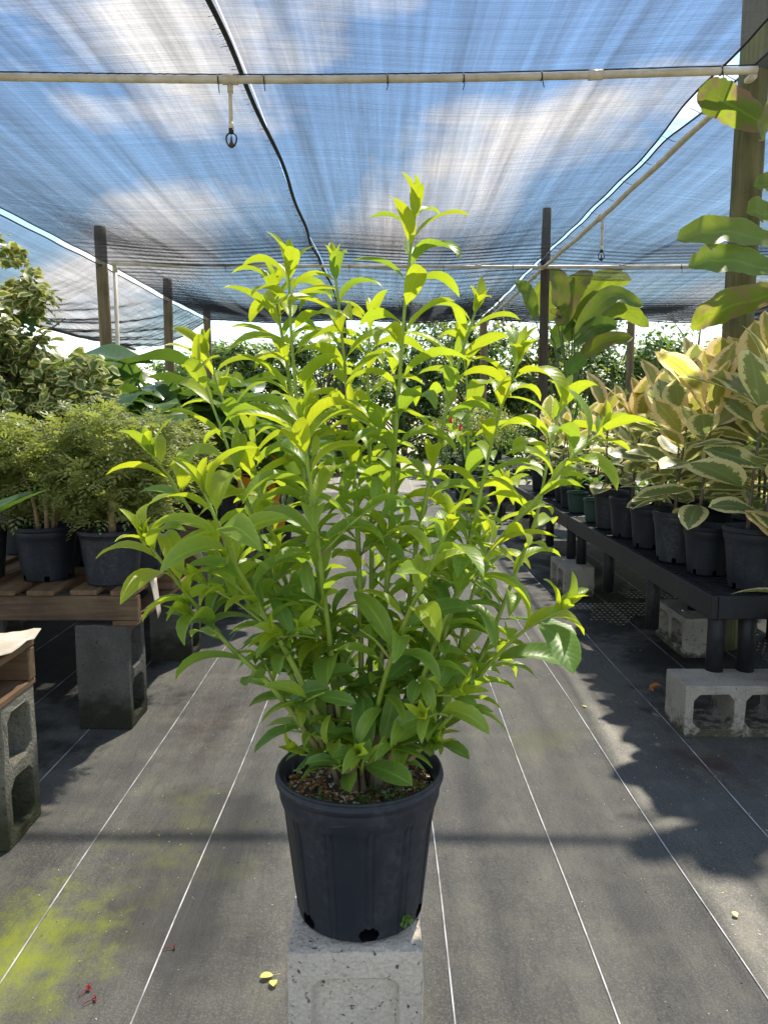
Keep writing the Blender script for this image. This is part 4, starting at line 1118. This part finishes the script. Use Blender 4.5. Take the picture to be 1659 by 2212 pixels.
# feathery aralias
def aralia_foliage(seed, R0, H, n):
    r = random.Random(seed); g = MB()
    lf = blade(1, .34, lance, R(12), R(-30), 3, 2, .25)
    cl = [Vector((r.gauss(0, .45), r.gauss(0, .45), r.uniform(0.0, 1))) for _ in range(26)]
    for i in range(n):
        c = cl[i % 26]; p = Vector((c.x * R0, c.y * R0, c.z * H)) + Vector((r.gauss(0, .2) * R0, r.gauss(0, .2) * R0, r.gauss(0, .13) * H))
        d = Vector((p.x, p.y, 0)); 
        if d.length > R0 * 1.1: p.x *= .75; p.y *= .75
        out = math.atan2(-p.x, p.y) + r.uniform(-1, 1); el = R(r.uniform(-35, 45)); sc = r.uniform(.6, 1.15)
        base = lmat(p, UP, out, el, R(r.uniform(-30, 30)), sc)
        for k in range(7):            # a finely cut spray
            t = k / 6; sd = -1 if k % 2 else 1
            g.add(lf, base @ Matrix.Translation((0, .012 + .05 * t, -.018 * t * t)) @ Matrix.Rotation(sd * R(58 - 45 * t) if k < 6 else 0, 4, 'Z') @ Matrix.Scale(.034 - .012 * t, 4))
    return g.mesh('foliage', M['aralia'])
AF = [aralia_foliage(s, .22, .30, 1600) for s in (1, 2, 3)]
def aralia(label, loc, r, h, style, mat, var, sc, trunk, seed):
    root = potted('feathery_shrub', label, 'potted shrub', loc, r, h, style, mat, 'feathery shrubs on the pallet')
    q = random.Random(seed)
    for k in range(trunk):
        a = q.uniform(0, 6.28); e = .03 if trunk > 1 else .005
        x, y = math.cos(a)*e, math.sin(a)*e
        g = MB(); g.tube(spline([(x, y, h*.84), (x*1.6, y*1.6, h + .10), (x*2.6+q.uniform(-.02,.02), y*2.6, h+.22), (x*3, y*3, h + .36)], 12), [(.015 if trunk == 1 else .009) * (1 - i/20) for i in range(13)], 8)
        g.obj('trunk', M['aralia_stem'], root)
    link('foliage', AF[var], root, matrix=Matrix.Translation((0, 0, h + .07)) @ Matrix.Rotation(q.uniform(0, 6), 4, 'Z') @ Matrix.Diagonal((sc, sc, sc, 1)), kind='stuff')
    return root
aralia('feathery shrub with a single bare trunk in the plain grey pot at the pallet corner', (-1.005, 2.80, PT), .119, .20, 'plain', 'pot_grey', 0, 1.08, 1, 1)
aralia('feathery shrub with many thin trunks in the ribbed black pot', (-1.275, 2.87, PT), .118, .205, 'ribbed', 'pot', 1, 1.0, 4, 2)
aralia('feathery shrub in the pot half hidden behind the plain grey pot', (-0.985, 3.05, PT), .105, .20, 'plain', 'pot_grey', 2, .9, 2, 3)
aralia('feathery shrub in the farthest pot along the pallet edge', (-0.985, 3.36, PT), .10, .20, 'plain', 'pot_grey', 1, .92, 2, 4)
aralia('feathery shrub behind the ribbed black pot', (-1.24, 3.16, PT), .11, .20, 'ribbed', 'pot', 0, 1.0, 3, 5)
aralia('feathery shrub at the shaded inner side of the pallet', (-1.53, 2.86, PT), .11, .20, 'plain', 'pot', 2, 1.0, 3, 6)
aralia('feathery shrub between the cream-edged tree and the pallet back', (-1.40, 3.46, PT), .11, .20, 'plain', 'pot', 1, .95, 3, 7)

# cream-edged little tree
def leafy_crown(seed, clumps, n, L, W, prof, mat, parent, name='crown', spread=.5):
    r = random.Random(seed); g = MB(); lf = [blade(1, W, prof, R(15), R(r.uniform(-50, 0)), 3, 2, .2, seed=k) for k in range(3)]
    tot = sum(c[3] ** 2 for c in clumps)
    for (x, y, z, rad) in clumps:
        for i in range(int(n * rad ** 2 / tot)):
            d = Vector((r.gauss(0, 1), r.gauss(0, 1), r.gauss(0, 1))).normalized() * rad * (r.random() ** spread)
            p = Vector((x, y, z)) + Vector((d.x, d.y, d.z * .85))
            g.add(r.choice(lf), lmat(p, (UP * .8 + d.normalized() * .7 + Vector((0,0,.01))), r.uniform(0, 6.28), R(r.uniform(-40, 30)), R(r.uniform(-30, 30)), L * r.uniform(.6, 1.25)))
    return g.obj(name, M[mat], parent, True, 'stuff')
root = potted('cream_edged_tree', 'small standard tree with cream-edged rounded leaves above the feathery shrubs', 'tree', (-1.62, 3.42, PT), .12, .22, 'plain', 'pot')
g = MB(); g.tube(spline([(0, 0, .18), (.012, 0, .5), (-.005, 0, .8), (0, 0, 1.05)], 14), [.016 - .0005*i for i in range(15)], 8); g.obj('trunk', M['aralia_stem'], root)
for k in range(9):
    a = k * ga; g = MB(); z = .60 + .03 * k
    g.tube(spline([(0, 0, z), (.12*math.cos(a), .12*math.sin(a), z + .12), (.22*math.cos(a), .22*math.sin(a), z + .20)], 6), [.007 - .0007*i for i in range(7)], 5); g.obj('limb', M['bark'], root)
rr = random.Random(8)
cl = [(rr.uniform(-.26, .30), rr.uniform(-.28, .25), rr.uniform(.62, 1.18), rr.uniform(.09, .16)) for _ in range(26)] + [(.02, .0, 1.28, .07), (-.06, 0, 1.36, .05), (.36, -.05, .82, .08), (.40, -.05, .7, .07), (-.2, 0, 1.2, .12)]
leafy_crown(5, cl, 3000, .062, .72, oval, 'trific', root, 'cream_edged_leaves', .6)
leafy_crown(6, [(c[0]*.8, c[1]*.8, c[2] - .1, c[3]) for c in cl[:22]], 700, .05, .6, oval, 'green', root, 'green_leaves', .6)

# heart-leaved plants
PV = []
for k in range(7):
    r = random.Random(k + 60)
    geo = blade(.26, .21 * r.uniform(.85, 1.1), heart, R(r.uniform(-5, 22)), R(r.uniform(-60, -20)), 8, 4, r.uniform(.05, .28), r.uniform(.03, .10), 1.7, k, r.uniform(.26, .42), R(r.uniform(62, 80)), R(r.uniform(30, 55)), .0055, lobe=.22, twist=R(r.uniform(-20, 20)))
    PV.append(geo)
PVM = {m: [geo_mesh('leaf', q, M[m]) for q in PV] for m in ('philo', 'philo_pale', 'yellow_leaf')}
def heartleaf(label, loc, n, sc, seed, pot=True, group='heart-leaved plants on the left pallets'):
    root = potted('heart_leaf_plant', label, 'potted plant', loc, .12, .22, 'plain', 'pot', group)
    q = random.Random(seed)
    for k in range(n):
        t = k / n
        m = 'philo_pale' if q.random() < .3 else 'philo'
        link('leaf', q.choice(PVM[m]), root, matrix=lmat(Vector((.02*math.cos(k), .02*math.sin(k), .18 + .10 * t)), UP, k * ga + q.uniform(-.3, .3), R(-32 + 40 * t + q.uniform(-8, 8)), R(q.uniform(-10, 10)), sc * q.uniform(.8, 1.15)))
    return root
HL = [(-1.72, 4.35, PT, 24, 1.10, 'heart-leaved plant on the second plant pallet, inner near corner'), (-1.30, 4.45, PT, 24, 1.05, 'heart-leaved plant on the second plant pallet beside the feathery shrubs'),
      (-1.12, 4.95, PT, 22, .95, 'heart-leaved plant on the second plant pallet, far aisle corner'), (-1.68, 4.95, PT, 22, 1.15, 'heart-leaved plant on the second plant pallet, inner far corner'),
      (-2.35, 4.55, PT, 24, 1.2, 'heart-leaved plant on the back pallet, near end'), (-2.40, 5.2, PT, 22, 1.25, 'heart-leaved plant on the back pallet, far end'),
      (-1.15, 5.65, PT, 22, .95, 'heart-leaved plant on the third plant pallet, near aisle corner'), (-1.65, 5.75, PT, 22, 1.1, 'heart-leaved plant on the third plant pallet, inner side'),
      (-1.2, 6.15, PT, 20, 1.0, 'heart-leaved plant on the third plant pallet, far aisle corner'), (-2.9, 6.3, 0.3, 22, 1.6, 'large heart-leaved plant on the ground behind the pallets')]
for i, (x, y, z, n, sc, lab) in enumerate(HL): heartleaf(lab, (x, y, z), n + 12, sc * 1.3, 200 + i)
root = heartleaf('tall dark heart-leaved plant beyond the third pallet, showing one huge dark leaf', (-1.35, 7.3, .5), 18, 1.35, 231, True, None)
block('upright concrete block under the tall dark heart-leaved plant', (-1.35, 7.3), PI/2, True, 'concrete_dark')
# drooping yellowed leaves at the aisle edge
root = potted('yellowing_plant', 'drooping plant with orange-yellow dying leaves at the second plant pallet edge', 'potted plant', (-0.98, 4.62, PT), .11, .21, 'plain', 'pot')
for k, (az, el, m, sc) in enumerate(((-1.2, -60, 'yellow_leaf', .8), (-1.9, -75, 'yellow_leaf', .9), (-2.4, -52, 'yellow_leaf', .75), (-.5, -30, 'philo', .9), (.7, -10, 'philo', .9), (2.2, -15, 'philo_pale', .9), (-1.6, -20, 'yellow_leaf', .7), (-2.9, -35, 'philo', .8))):
    link('leaf', PVM[m][k % 7], root, matrix=lmat(Vector((0, 0, .22)), UP, az, R(el), 0, sc))

# strap / paddle leaved plants
def rosette(name, label, loc, n, geos, mat, seed, lo, hi, sc, cat='plant', group=None, z0=.18, pot=(.13, .24)):
    root = potted(name, label, cat, loc, pot[0], pot[1], 'plain', 'pot', group)
    q = random.Random(seed)
    ms = {}
    for k in range(n):
        t = k / max(1, n - 1); m = mat if not callable(mat) else mat(q, t)
        gi = q.randrange(len(geos))
        if (gi, m) not in ms: ms[(gi, m)] = geo_mesh('leaf', geos[gi], M[m])
        link('leaf', ms[(gi, m)], root, matrix=lmat(Vector((0, 0, z0)), UP, k * ga + q.uniform(-.4, .4), R(lo + (hi - lo) * t + q.uniform(-7, 7)), R(q.uniform(-20, 20)), sc * q.uniform(.8, 1.12)))
    return root
DR = [blade(.5, .10, strap, R(20), R(-45 + 12*k), 9, 2, .35, .03, 2, k) for k in range(3)]
root = rosette('broad_strap_plant', 'upright plant with broad bright strap leaves in front of the weathered brown post', (-2.18, 6.1, .52), 22, DR, 'bright', 3, 0, 62, 1.0, 'potted plant', z0=.62)
g = MB(); g.tube([(0, 0, .2), (.006, 0, .66)], [.03, .022], 8); g.obj('cane', M['bark'], root)
rosette('broad_strap_plant', 'strap-leaved plant at the near pallet with leaf tips reaching in from its side', (-1.36, 2.15, .52), 16, [blade(.42, .062, strap, R(12), R(-30 + 15*k), 9, 2, .3, .02, 2, k) for k in range(3)], 'philo', 9, 12, 66, .95, 'potted plant')
block('concrete block under the clump of torn paddle leaves', (1.98, 8.62), .1, False, 'concrete_dark')
# near one: its leaves lean in over the stout post
root = potted('paddle_leaf_plant', 'tall paddle-leaf plant whose browning leaves reach across the stout greenish post', 'paddle-leaf plant', (2.15, 3.28, BZ - 0.475), .17, .30, 'plain', 'pot')
SN = [((1512, 188), (1560, 215), (1665, 275), 'strel_dry', .25), ((1462, 516), (1560, 500), (1690, 525), 'strel', .05), ((1487, 573), (1570, 562), (1700, 590), 'strel', .0), ((1490, 704), (1570, 665), (1690, 630), 'strel_dry', -.1), ((1612, 455), (1650, 462), (1720, 500), 'strel', .2), ((1642, 300), (1668, 250), (1700, 200), 'strel_dry', .1), ((1628, 398), (1680, 410), (1740, 470), 'strel', .3), ((1628, 730), (1662, 745), (1710, 790), 'philo', -.05)]
def guided_leaf(parent, tip, mid, base, foot, W, mat, name='leaf', flip=1, seed=0):
    """paddle leaf along three points, stalk down to the foot"""
    r = random.Random(seed); n = 20
    sp = spline([base, mid, tip], n); g = MB(); b0 = len(g.v)
    cw = Vector((0, 0, 0))
    for i, p in enumerate(sp):
        t = i / n; d = (sp[min(i+1, n)] - sp[max(i-1, 0)]).normalized()
        sd = d.cross(UP).normalized(); nn = sd.cross(d)
        sd = (sd * math.cos(R(58) * flip) + nn * math.sin(R(58) * flip)).normalized(); nn = sd.cross(d)
        w = W / 2 * (0.5 * paddle(t) + 0.5 * lance_w(t))
        for s in (-1, -.5, 0, .5, 1):
            ww = w * (1 - (.14 * r.random() ** 3 if abs(s) == 1 else 0))
            g.v.append(p + sd * s * ww + nn * (.22 * abs(s) * w + .006 * math.sin(t * 19 + s * 2)))
    for i in range(n):
        for j in range(4): g.face((i*5+j, i*5+j+1, i*5+j+6, i*5+j+5), [(j/4, i/n), ((j+1)/4, i/n), ((j+1)/4, (i+1)/n), (j/4, (i+1)/n)])
    o = g.obj(name, M[mat], parent)
    g = MB(); g.tube(spline([foot, foot.lerp(base, .6) + Vector((.05, .02, .12)), base], 12), [.014 - .0007*i for i in range(13)], 6); g.obj('stalk', M['petiole'], o)
far_clump = potted('paddle_leaf_plant', 'clump of torn half-brown paddle leaves on long stalks beside the slim dark post', 'paddle-leaf plant', (1.98, 8.62, .19), .16, .28, 'plain', 'pot')
FP = [((1114,608),(1137,633),(1156,690),'strel',.20),((1165,606),(1181,636),(1186,695),'strel',.30),((1188,572),(1206,618),(1206,705),'strel_dry',.26),((1278,584),(1238,628),(1214,705),'strel_dry',.26),((1364,604),(1296,612),(1236,690),'strel',.26),
      ((1390,662),(1318,640),(1242,722),'strel',.22),((1402,706),(1335,668),(1262,728),'strel',.20),((1292,628),(1262,668),(1228,738),'strel',.28),((1334,702),(1286,708),(1240,745),'philo',.22),((1368,728),(1305,738),(1250,775),'strel_dry',.20),((1246,700),(1218,716),(1196,750),'philo',.26),((1268,772),(1244,786),(1224,806),'bright',.18),((1240,598),(1226,640),(1212,715),'strel',.24),((1330,640),(1290,670),(1250,740),'strel_dry',.22)]
fl = Vector(far_clump.location)
for i, (a, b, c, m, w) in enumerate(FP):
    y = 8.62 + .25 * math.sin(i * 2.1)
    guided_leaf(far_clump, at(*a, y) - fl, at(*b, y) - fl, at(*c, y) - fl, Vector((.05 * math.sin(i * 1.3), .05 * math.cos(i * 1.3), .26)), w * 1.1, m, 'leaf', (1, -1)[i % 2], 40 + i)
rl = Vector(root.location)
for i, (a, b, c, m, dy) in enumerate(SN):
    y = 3.18 + dy
    guided_leaf(root, at(*a, y - .02) - rl, at(*b, y) - rl, at(*c, y + .05) - rl, Vector((.01 * i - .03, .02 * (i % 3) - .02, .27)), .155 if i != 7 else .11, m, 'leaf', (-1, 1, 1, -1, 1, -1, 1, 1)[i], i)

# glossy trailing plant on its block
root = potted('glossy_plant', 'glossy dark green trailing plant in a black pot on a block beside the benches', 'potted plant', (1.28, 8.42, .19), .15, .25, 'plain', 'pot')
geo = [blade(.85, .62, heart, R(20), R(-50), 5, 2, .15, .03, 2, k, .25, R(50), R(30), .015, lobe=.15) for k in range(3)]; gm = [geo_mesh('leaf', q, M['green']) for q in geo]
q = random.Random(4)
for k in range(90):
    a, e = q.uniform(0, 6.28), .26 * math.sqrt(q.random())
    link('leaf', q.choice(gm), root, matrix=lmat(Vector((e*math.cos(a), e*math.sin(a), .30 - e*.35 + q.uniform(-.02, .14))), UP, a - PI/2 + q.uniform(-.6, .6), R(q.uniform(-40, 20)), 0, .105 * q.uniform(.7, 1.2)))

# ------------------------------------------------------------------ low bushes farther down the aisle
def bush_mesh(seed, mat, n, L, W, prof, squash=.8):
    r = random.Random(seed); g = MB(); lf = [blade(1, W, prof, R(25), R(-40), 3, 2, .2, seed=k) for k in range(2)]
    cl = [Vector((r.gauss(0, .42), r.gauss(0, .42), r.uniform(.15, .85))) for _ in range(16)]
    for i in range(n):
        c = r.choice(cl); d = Vector((r.gauss(0, 1), r.gauss(0, 1), r.gauss(0, 1))).normalized() * r.uniform(.08, .30)
        p = c + Vector((d.x, d.y, d.z * squash))
        g.add(r.choice(lf), lmat(p, UP * .7 + d * 2, r.uniform(0, 6.28), R(r.uniform(-40, 40)), R(r.uniform(-30, 30)), L * r.uniform(.6, 1.3)))
    return g.mesh('foliage', M[mat])
BM = [bush_mesh(1, 'green', 900, .15, .42, lance_w), bush_mesh(2, 'bright', 900, .14, .40, lance_w), bush_mesh(3, 'aralia', 1500, .11, .28, lance), bush_mesh(4, 'green', 700, .20, .5, oval), bush_mesh(5, 'tree_leaf2', 900, .13, .4, lance_w)]
def bush(label, x, y, z, rad, hgt, var, grp):
    root = potted('potted_bush', label, 'potted plant', (x, y, z), .11, .2, 'plain', 'pot', grp)
    link('foliage', BM[var], root, matrix=Matrix.Translation((0, 0, .17)) @ Matrix.Rotation(x * 7 + y, 4, 'Z') @ Matrix.Diagonal((rad, rad, hgt, 1)), kind='stuff')
    g = MB(); g.tube([(0, 0, .17), (.01, 0, .17 + hgt * .6)], [.012, .006], 6); g.obj('stem', M['bark'], root)
    return root
GA, GB = 'bushes on the far benches', 'bushes left of the aisle beyond the pallets'
for i, (x, y, z, rad, hg, v) in enumerate(((1.35, 9.5, BZ, .42, .55, 2), (1.45, 10.1, BZ, .40, .5, 1), (1.4, 10.7, BZ, .42, .6, 0), (1.3, 11.8, BZ, .45, .6, 2), (1.3, 12.6, BZ, .5, .7, 4))):
    bush(('feathery grey-green bush at the near end of the third bench', 'bright green bush in the middle of the third bench', 'dark green bush at the far end of the third bench', 'feathery bush on the farthest bench, nearer of two', 'pale leafy bush on the farthest bench, farther of two')[i], x, y, z, rad, hg, v, GA)
for i, (x, y, z, rad, hg, v) in enumerate(((-1.35, 8.2, 0, .55, 1.0, 0), (-2.3, 7.6, 0, .6, 1.25, 3), (-1.0, 9.2, 0, .5, .9, 1), (-2.0, 9.2, 0, .6, 1.3, 0), (-3.1, 8.6, 0, .7, 1.4, 3), (-1.1, 10.4, 0, .5, .9, 2), (-2.4, 10.6, 0, .7, 1.3, 1), (-3.6, 10.8, 0, .8, 1.5, 0))):
    bush(('dark leafy bush just past the tall dark heart-leaved plant', 'broad-leaved dark bush behind the small palms', 'bright green bush at the aisle edge beyond the pallets', 'dark green bush behind the bright aisle-edge bush', 'broad-leaved bush at the foot of the weathered brown post', 'feathery low bush before the end bench', 'bright bush between the middle and corner posts', 'dark bush under the sloping net, by the middle post')[i], x, y, z, rad, hg, v, GB)
for i, (x, y, z, rad, hg, v) in enumerate(((-1.6, 11.6, BZ, .45, .6, 2), (-1.5, 12.5, BZ, .5, .7, 1))):
    bush(('ferny grey-green bush on the low end bench', 'bright leafy bush on the low end bench')[i], x, y, z, rad, hg, v, 'bushes on the end bench')
for i, (x, y, z, rad, hg, v) in enumerate(((2.6, 5.0, 0, .55, 1.2, 0), (2.5, 6.3, 0, .6, 1.2, 1), (3.2, 7.2, 0, .7, 1.5, 0), (2.7, 9.6, 0, .7, 1.3, 1), (3.6, 10.2, 0, .8, 1.4, 4), (2.6, 11.4, 0, .7, 1.2, 0), (4.6, 11.6, 0, .8, 1.4, 0), (3.3, 4.2, 0, .6, 1.4, 3))):
    bush(('dark bush behind the joint of the benches', 'bright green bush behind the second bench', 'tall dark bush behind the second bench, deeper in', 'bright bush right behind the clump of torn paddle leaves', 'pale bush before the far post among trees', 'dark bush behind the third bench', 'dark bush beside the far post among trees', 'broad-leaved bush behind the stout greenish post')[i], x, y, z, rad, hg, v, 'bushes behind the benches')
root = bush('dark-leaved bush with red leaf tips beside the second bench', 1.05, 10.3, 0.0, .3, .9, 0, None)
q = random.Random(3); rl_me = geo_mesh('leaf', blade(1, .35, lance_w, R(40), R(-10), 5, 2, .2), M['red_leaf'])
for k in range(10): link('red_leaf', rl_me, root, matrix=lmat(Vector((q.uniform(-.25, .25), q.uniform(-.25, .1), q.uniform(.65, 1.05))), UP, q.uniform(0, 6.28), R(q.uniform(0, 50)), 0, .14))
# fern palms behind the heart-leaved plants
def frond_geo(seed, L):
    r = random.Random(seed); v, f, uv = [], [], []
    lf = blade(1, .11, lance, R(5), R(-35), 4, 2, .3); g = MB()
    sp = spline([(0, 0, 0), (0, L*.35, L*.42), (0, L*.75, L*.5), (0, L*1.0, L*.33)], 30)
    g.tube(sp, [.006 - .00016*i for i in range(31)], 4)
    for i in range(7, 30):
        for s in (-1, 1):
            d = sp[i] - sp[i-1]; el = math.atan2(d.z, d.y); t = (i - 7) / 23
            g.add(lf, Matrix.Translation(sp[i]) @ Matrix.Rotation(el, 4, 'X') @ Matrix.Rotation(s * R(62 - 25*t), 4, 'Z') @ Matrix.Scale(L * .34 * (math.sin(PI * (.15 + .8*t)) + .1), 4))
    return g.v, g.f, g.uv
FR = [frond_geo(k, .62 + .1*k) for k in range(3)]
for i, (x, y, z) in enumerate(((-1.95, 7.0, .45), (-2.9, 7.6, .55), (-0.95, 6.95, .25))):
    root = rosette('fern_palm', ('small comb-leaved palm between the back pallet and the broad-leaved dark bush', 'small comb-leaved palm near the foot of the weathered brown post', 'low comb-leaved palm at the aisle edge past the third pallet')[i], (x, y, 0), 13, FR, 'bright', 70 + i, -15, 30, 1.0, 'palm', 'small palms behind the heart-leaved plants', .2 + z)
    g = MB(); g.tube([(0, 0, .2), (0, 0, .25 + z)], .02, 7); g.obj('palm_stem', M['bark'], root)

# ------------------------------------------------------------------ trees and hedge outside the shade house
def tree(name, label, x, y, hgt, rad, var, seed, grp, n=3200, L=.13, trunk=.06, low=.1, holes=.55):
    r = random.Random(seed); root = thing(name, label, 'tree', (x, y, -.05), 0, grp)
    g = MB(); g.tube(spline([(0, 0, 0), (r.uniform(-.1, .1), 0, hgt*.4), (r.uniform(-.2, .2), 0, hgt*.85)], 10), [trunk * (1 - .075*i) for i in range(11)], 7); tr = g.obj('trunk', M['bark'], root)
    g = MB(); cl = []
    for k in range(34):
        a, z = r.uniform(0, 6.28), hgt * r.uniform(low, .95); e = rad * math.sqrt(max(0.05, 1 - ((z / hgt - .5) / .62) ** 2)) * r.uniform(.35, 1)
        p = Vector((e*math.cos(a), e*math.sin(a), z)); cl.append((p.x, p.y, p.z, rad * r.uniform(.18, .36)))
        g.tube([(0, 0, z * .6), p * .55 + Vector((0, 0, z * .35)), p], [trunk*.4, trunk*.25, trunk*.08], 4)
    g.obj('limbs', M['bark'], tr)
    leafy_crown(seed + 1, cl, n, L, .5, oval, var, root, 'crown', holes)
    return root
GH = 'bushy trees of the hedge beyond the shade house'
for i, (x, y, h, r, v) in enumerate(((-3.9, 17.5, 2.5, 1.2, 'tree_leaf'), (-6.0, 23.0, 2.6, 1.5, 'tree_leaf'), (-2.7, 15.6, 2.7, 1.1, 'tree_leaf'), (-1.2, 15.4, 2.8, 1.0, 'tree_leaf'), (0.3, 15.7, 2.5, 1.1, 'tree_leaf'), (1.7, 15.5, 2.8, 1.1, 'tree_leaf'), (3.3, 15.6, 2.6, 1.1, 'tree_leaf2'), (4.8, 16.0, 2.9, 1.3, 'tree_leaf'), (6.6, 16.2, 2.6, 1.2, 'tree_leaf2'), (8.4, 16.2, 2.9, 1.3, 'tree_leaf'), (10.3, 16.5, 2.7, 1.3, 'tree_leaf'), (-9.6, 17.5, 2.2, 1.3, 'tree_leaf'))):
    tree('hedge_tree', ('dense hedge tree just past the corner post', 'distant hedge tree behind the pale hoop house', 'hedge tree between the corner post and the thin dark far post', 'hedge tree right behind the thin dark far post', 'hedge tree filling the end of the aisle', 'hedge tree right behind the post at the end of the pipe-lined gap', 'pale hedge tree behind the clump of torn paddle leaves', 'tall hedge tree just past the far post among trees', 'pale hedge tree behind the stout greenish post', 'tall hedge tree past the outermost far post', 'last hedge tree beyond the stout post', 'hedge tree beside the pale hoop house')[i], x, y, h, r, v, 500 + i * 3, GH, 6500, .13)
GT = 'tall airy trees behind the hedge'
for i, (x, y, h, r, v) in enumerate(((2.6, 22, 4.4, 2.0, 'tree_leaf2'), (5.6, 24, 4.6, 2.4, 'tree_leaf2'), (9.5, 24, 4.4, 2.4, 'tree_leaf'), (-1.5, 23, 3.9, 1.8, 'tree_leaf'), (0.6, 22.5, 4.3, 1.9, 'tree_leaf2'), (13, 24, 4.5, 2.4, 'tree_leaf'), (-13, 26, 3.4, 2.0, 'tree_leaf'))):
    tree('airy_tree', ('tall airy pale tree seen above the slim dark post hedge', 'tall airy pale tree above the far post among trees', 'tall airy green tree behind the stout greenish post', 'airy green tree behind the thin dark far post', 'airy pale tree above the end of the aisle', 'tall airy tree far beyond the stout post', 'airy tree far behind the hoop house')[i], x, y, h, r, v, 700 + i * 3, GT, 2600, .16, .10, .3, .8)
# hoop house beyond the sloping net
root = thing('hoop_house', 'pale plastic hoop house beyond the sloping net', 'greenhouse', (-6.3, 15.5, -.05))
g = MB(); n = 20
for y in (-3.5, 5):
    for i in range(n + 1): a = PI * i / n; g.v.append(Vector((2.4 * math.cos(a), y, .9 * min(1, math.sin(a) * 6) + 1.35 * math.sin(a))))
for i in range(n): g.face((i, i+1, n+2+i, n+1+i))
g.face(list(range(n + 1))); g.obj('cover', M['plastic_sheet'], root)
for k in range(5):
    g = MB(); y = -3.45 + 8.4 * k / 4
    g.tube([(2.42 * math.cos(PI*i/n), y, .9 * min(1, math.sin(PI*i/n) * 6) + 1.37 * math.sin(PI*i/n)) for i in range(n+1)], .02, 6); g.obj('hoop', M['pvc'], root)

# ------------------------------------------------------------------ litter on the ground cloth
def on_cloth(px, py): 
    a = at(px, py, 1.0) - Vector((0, 0, CAM_H)); return Vector((0, 0, CAM_H)) + a * (CAM_H / -a.z)
def litter(name, label, px, py, geo, mat, sc, az, el=0, dz=.004, group=None):
    p = on_cloth(px, py); o = link(name, geo_mesh(name, geo, M[mat]), None, matrix=lmat(p + Vector((0, 0, dz)), UP, az, R(el), 0, sc)); return tag(o, label, 'fallen leaf', group)
curl = blade(1, .42, lance_w, R(15), R(-12), 6, 4, .9, .03)
litter('fallen_leaf', 'curled tan dry leaf lying in the dark by the bench', 1402, 1492, curl, 'dry_leaf', .062, R(-75), 4)
litter('fallen_leaf', 'small tan dry leaf crossing the larger dry leaf by the bench', 1400, 1494, curl, 'dry_leaf', .036, R(-165), 4, .006)
litter('fallen_leaf', 'reddish dry leaf beside the block at the bench joint', 1250, 1291, curl, 'dry_leaf', .07, R(-80), 3)
flat = blade(1, .62, oval, R(10), R(-6), 6, 2, .25, pet=.55, pa0=R(2), pa1=R(6), pr=.012)
litter('fallen_leaf', 'pale yellow leaf with a long stalk beside the upright block', 606, 2108, flat, 'pale_leaf', .028, R(112), 2)
litter('fallen_leaf', 'second pale yellow leaflet touching the long-stalked one', 590, 2122, blade(1, .7, oval, R(16), R(-6), 5, 2, .3), 'pale_leaf', .024, R(190), 2)
litter('fallen_leaf', 'small cream petal in the sunlit strip', 1592, 1985, blade(1, .8, oval, R(10), R(-6), 4, 2, .3), 'pale_leaf', .017, R(10), 2)
litter('fallen_leaf', 'pale yellow leaf lying in the sun patch near the bench', 1268, 1530, blade(1, .7, oval, R(8), R(-4), 4, 2, .2), 'pale_leaf', .02, R(60), 2)
def flower(label, px, py, az):
    p = on_cloth(px, py); root = thing('fallen_flower', label, 'fallen flower', p + Vector((0, 0, .003)), az, 'red tubular flowers dropped on the cloth')
    g = MB(); g.tube([(0, 0, 0.001), (.012, .001, .003), (.026, 0, .004)], [.0006, .0009, .0011], 5); g.obj('tube', M['red_leaf'], root)
    me = geo_mesh('petal', blade(.009, .005, oval, R(10), R(-10), 3, 2, .2), M['red_leaf'])
    for k in range(5): link('petal', me, root, matrix=Matrix.Translation((.026, 0, .004)) @ Matrix.Rotation(PI/2, 4, 'Y') @ Matrix.Rotation(k * 2*PI/5, 4, 'Z'))
flower('coral flower lying across a white stripe', 350, 2056, R(15)); flower('dark red flower, upper one of a touching pair', 168, 2160, R(60)); flower('dark red flower, lower one of a touching pair', 176, 2178, R(40))
g = MB(); q = random.Random(12)
for i in range(900):
    x, y = q.uniform(-.95, 1.15), q.uniform(1.25, 4.2)
    if q.random() < .55: x = q.choice((q.gauss(.85, .15), q.gauss(-.7, .15)))
    s = q.uniform(.0006, .0019); g.m = q.choice((0, 0, 1, 1, 2)); g.box((x, y, cloth_z(x, y) + .0012), (s * q.uniform(1, 3), s, s * .7), Matrix.Rotation(q.uniform(0, 6), 3, 'Z'))
tag(g.obj('litter_crumbs', [M['perlite'], M['bark'], M['pale_leaf']], None, False), 'scattered tiny crumbs and seeds on the ground cloth', 'litter', None, 'stuff')
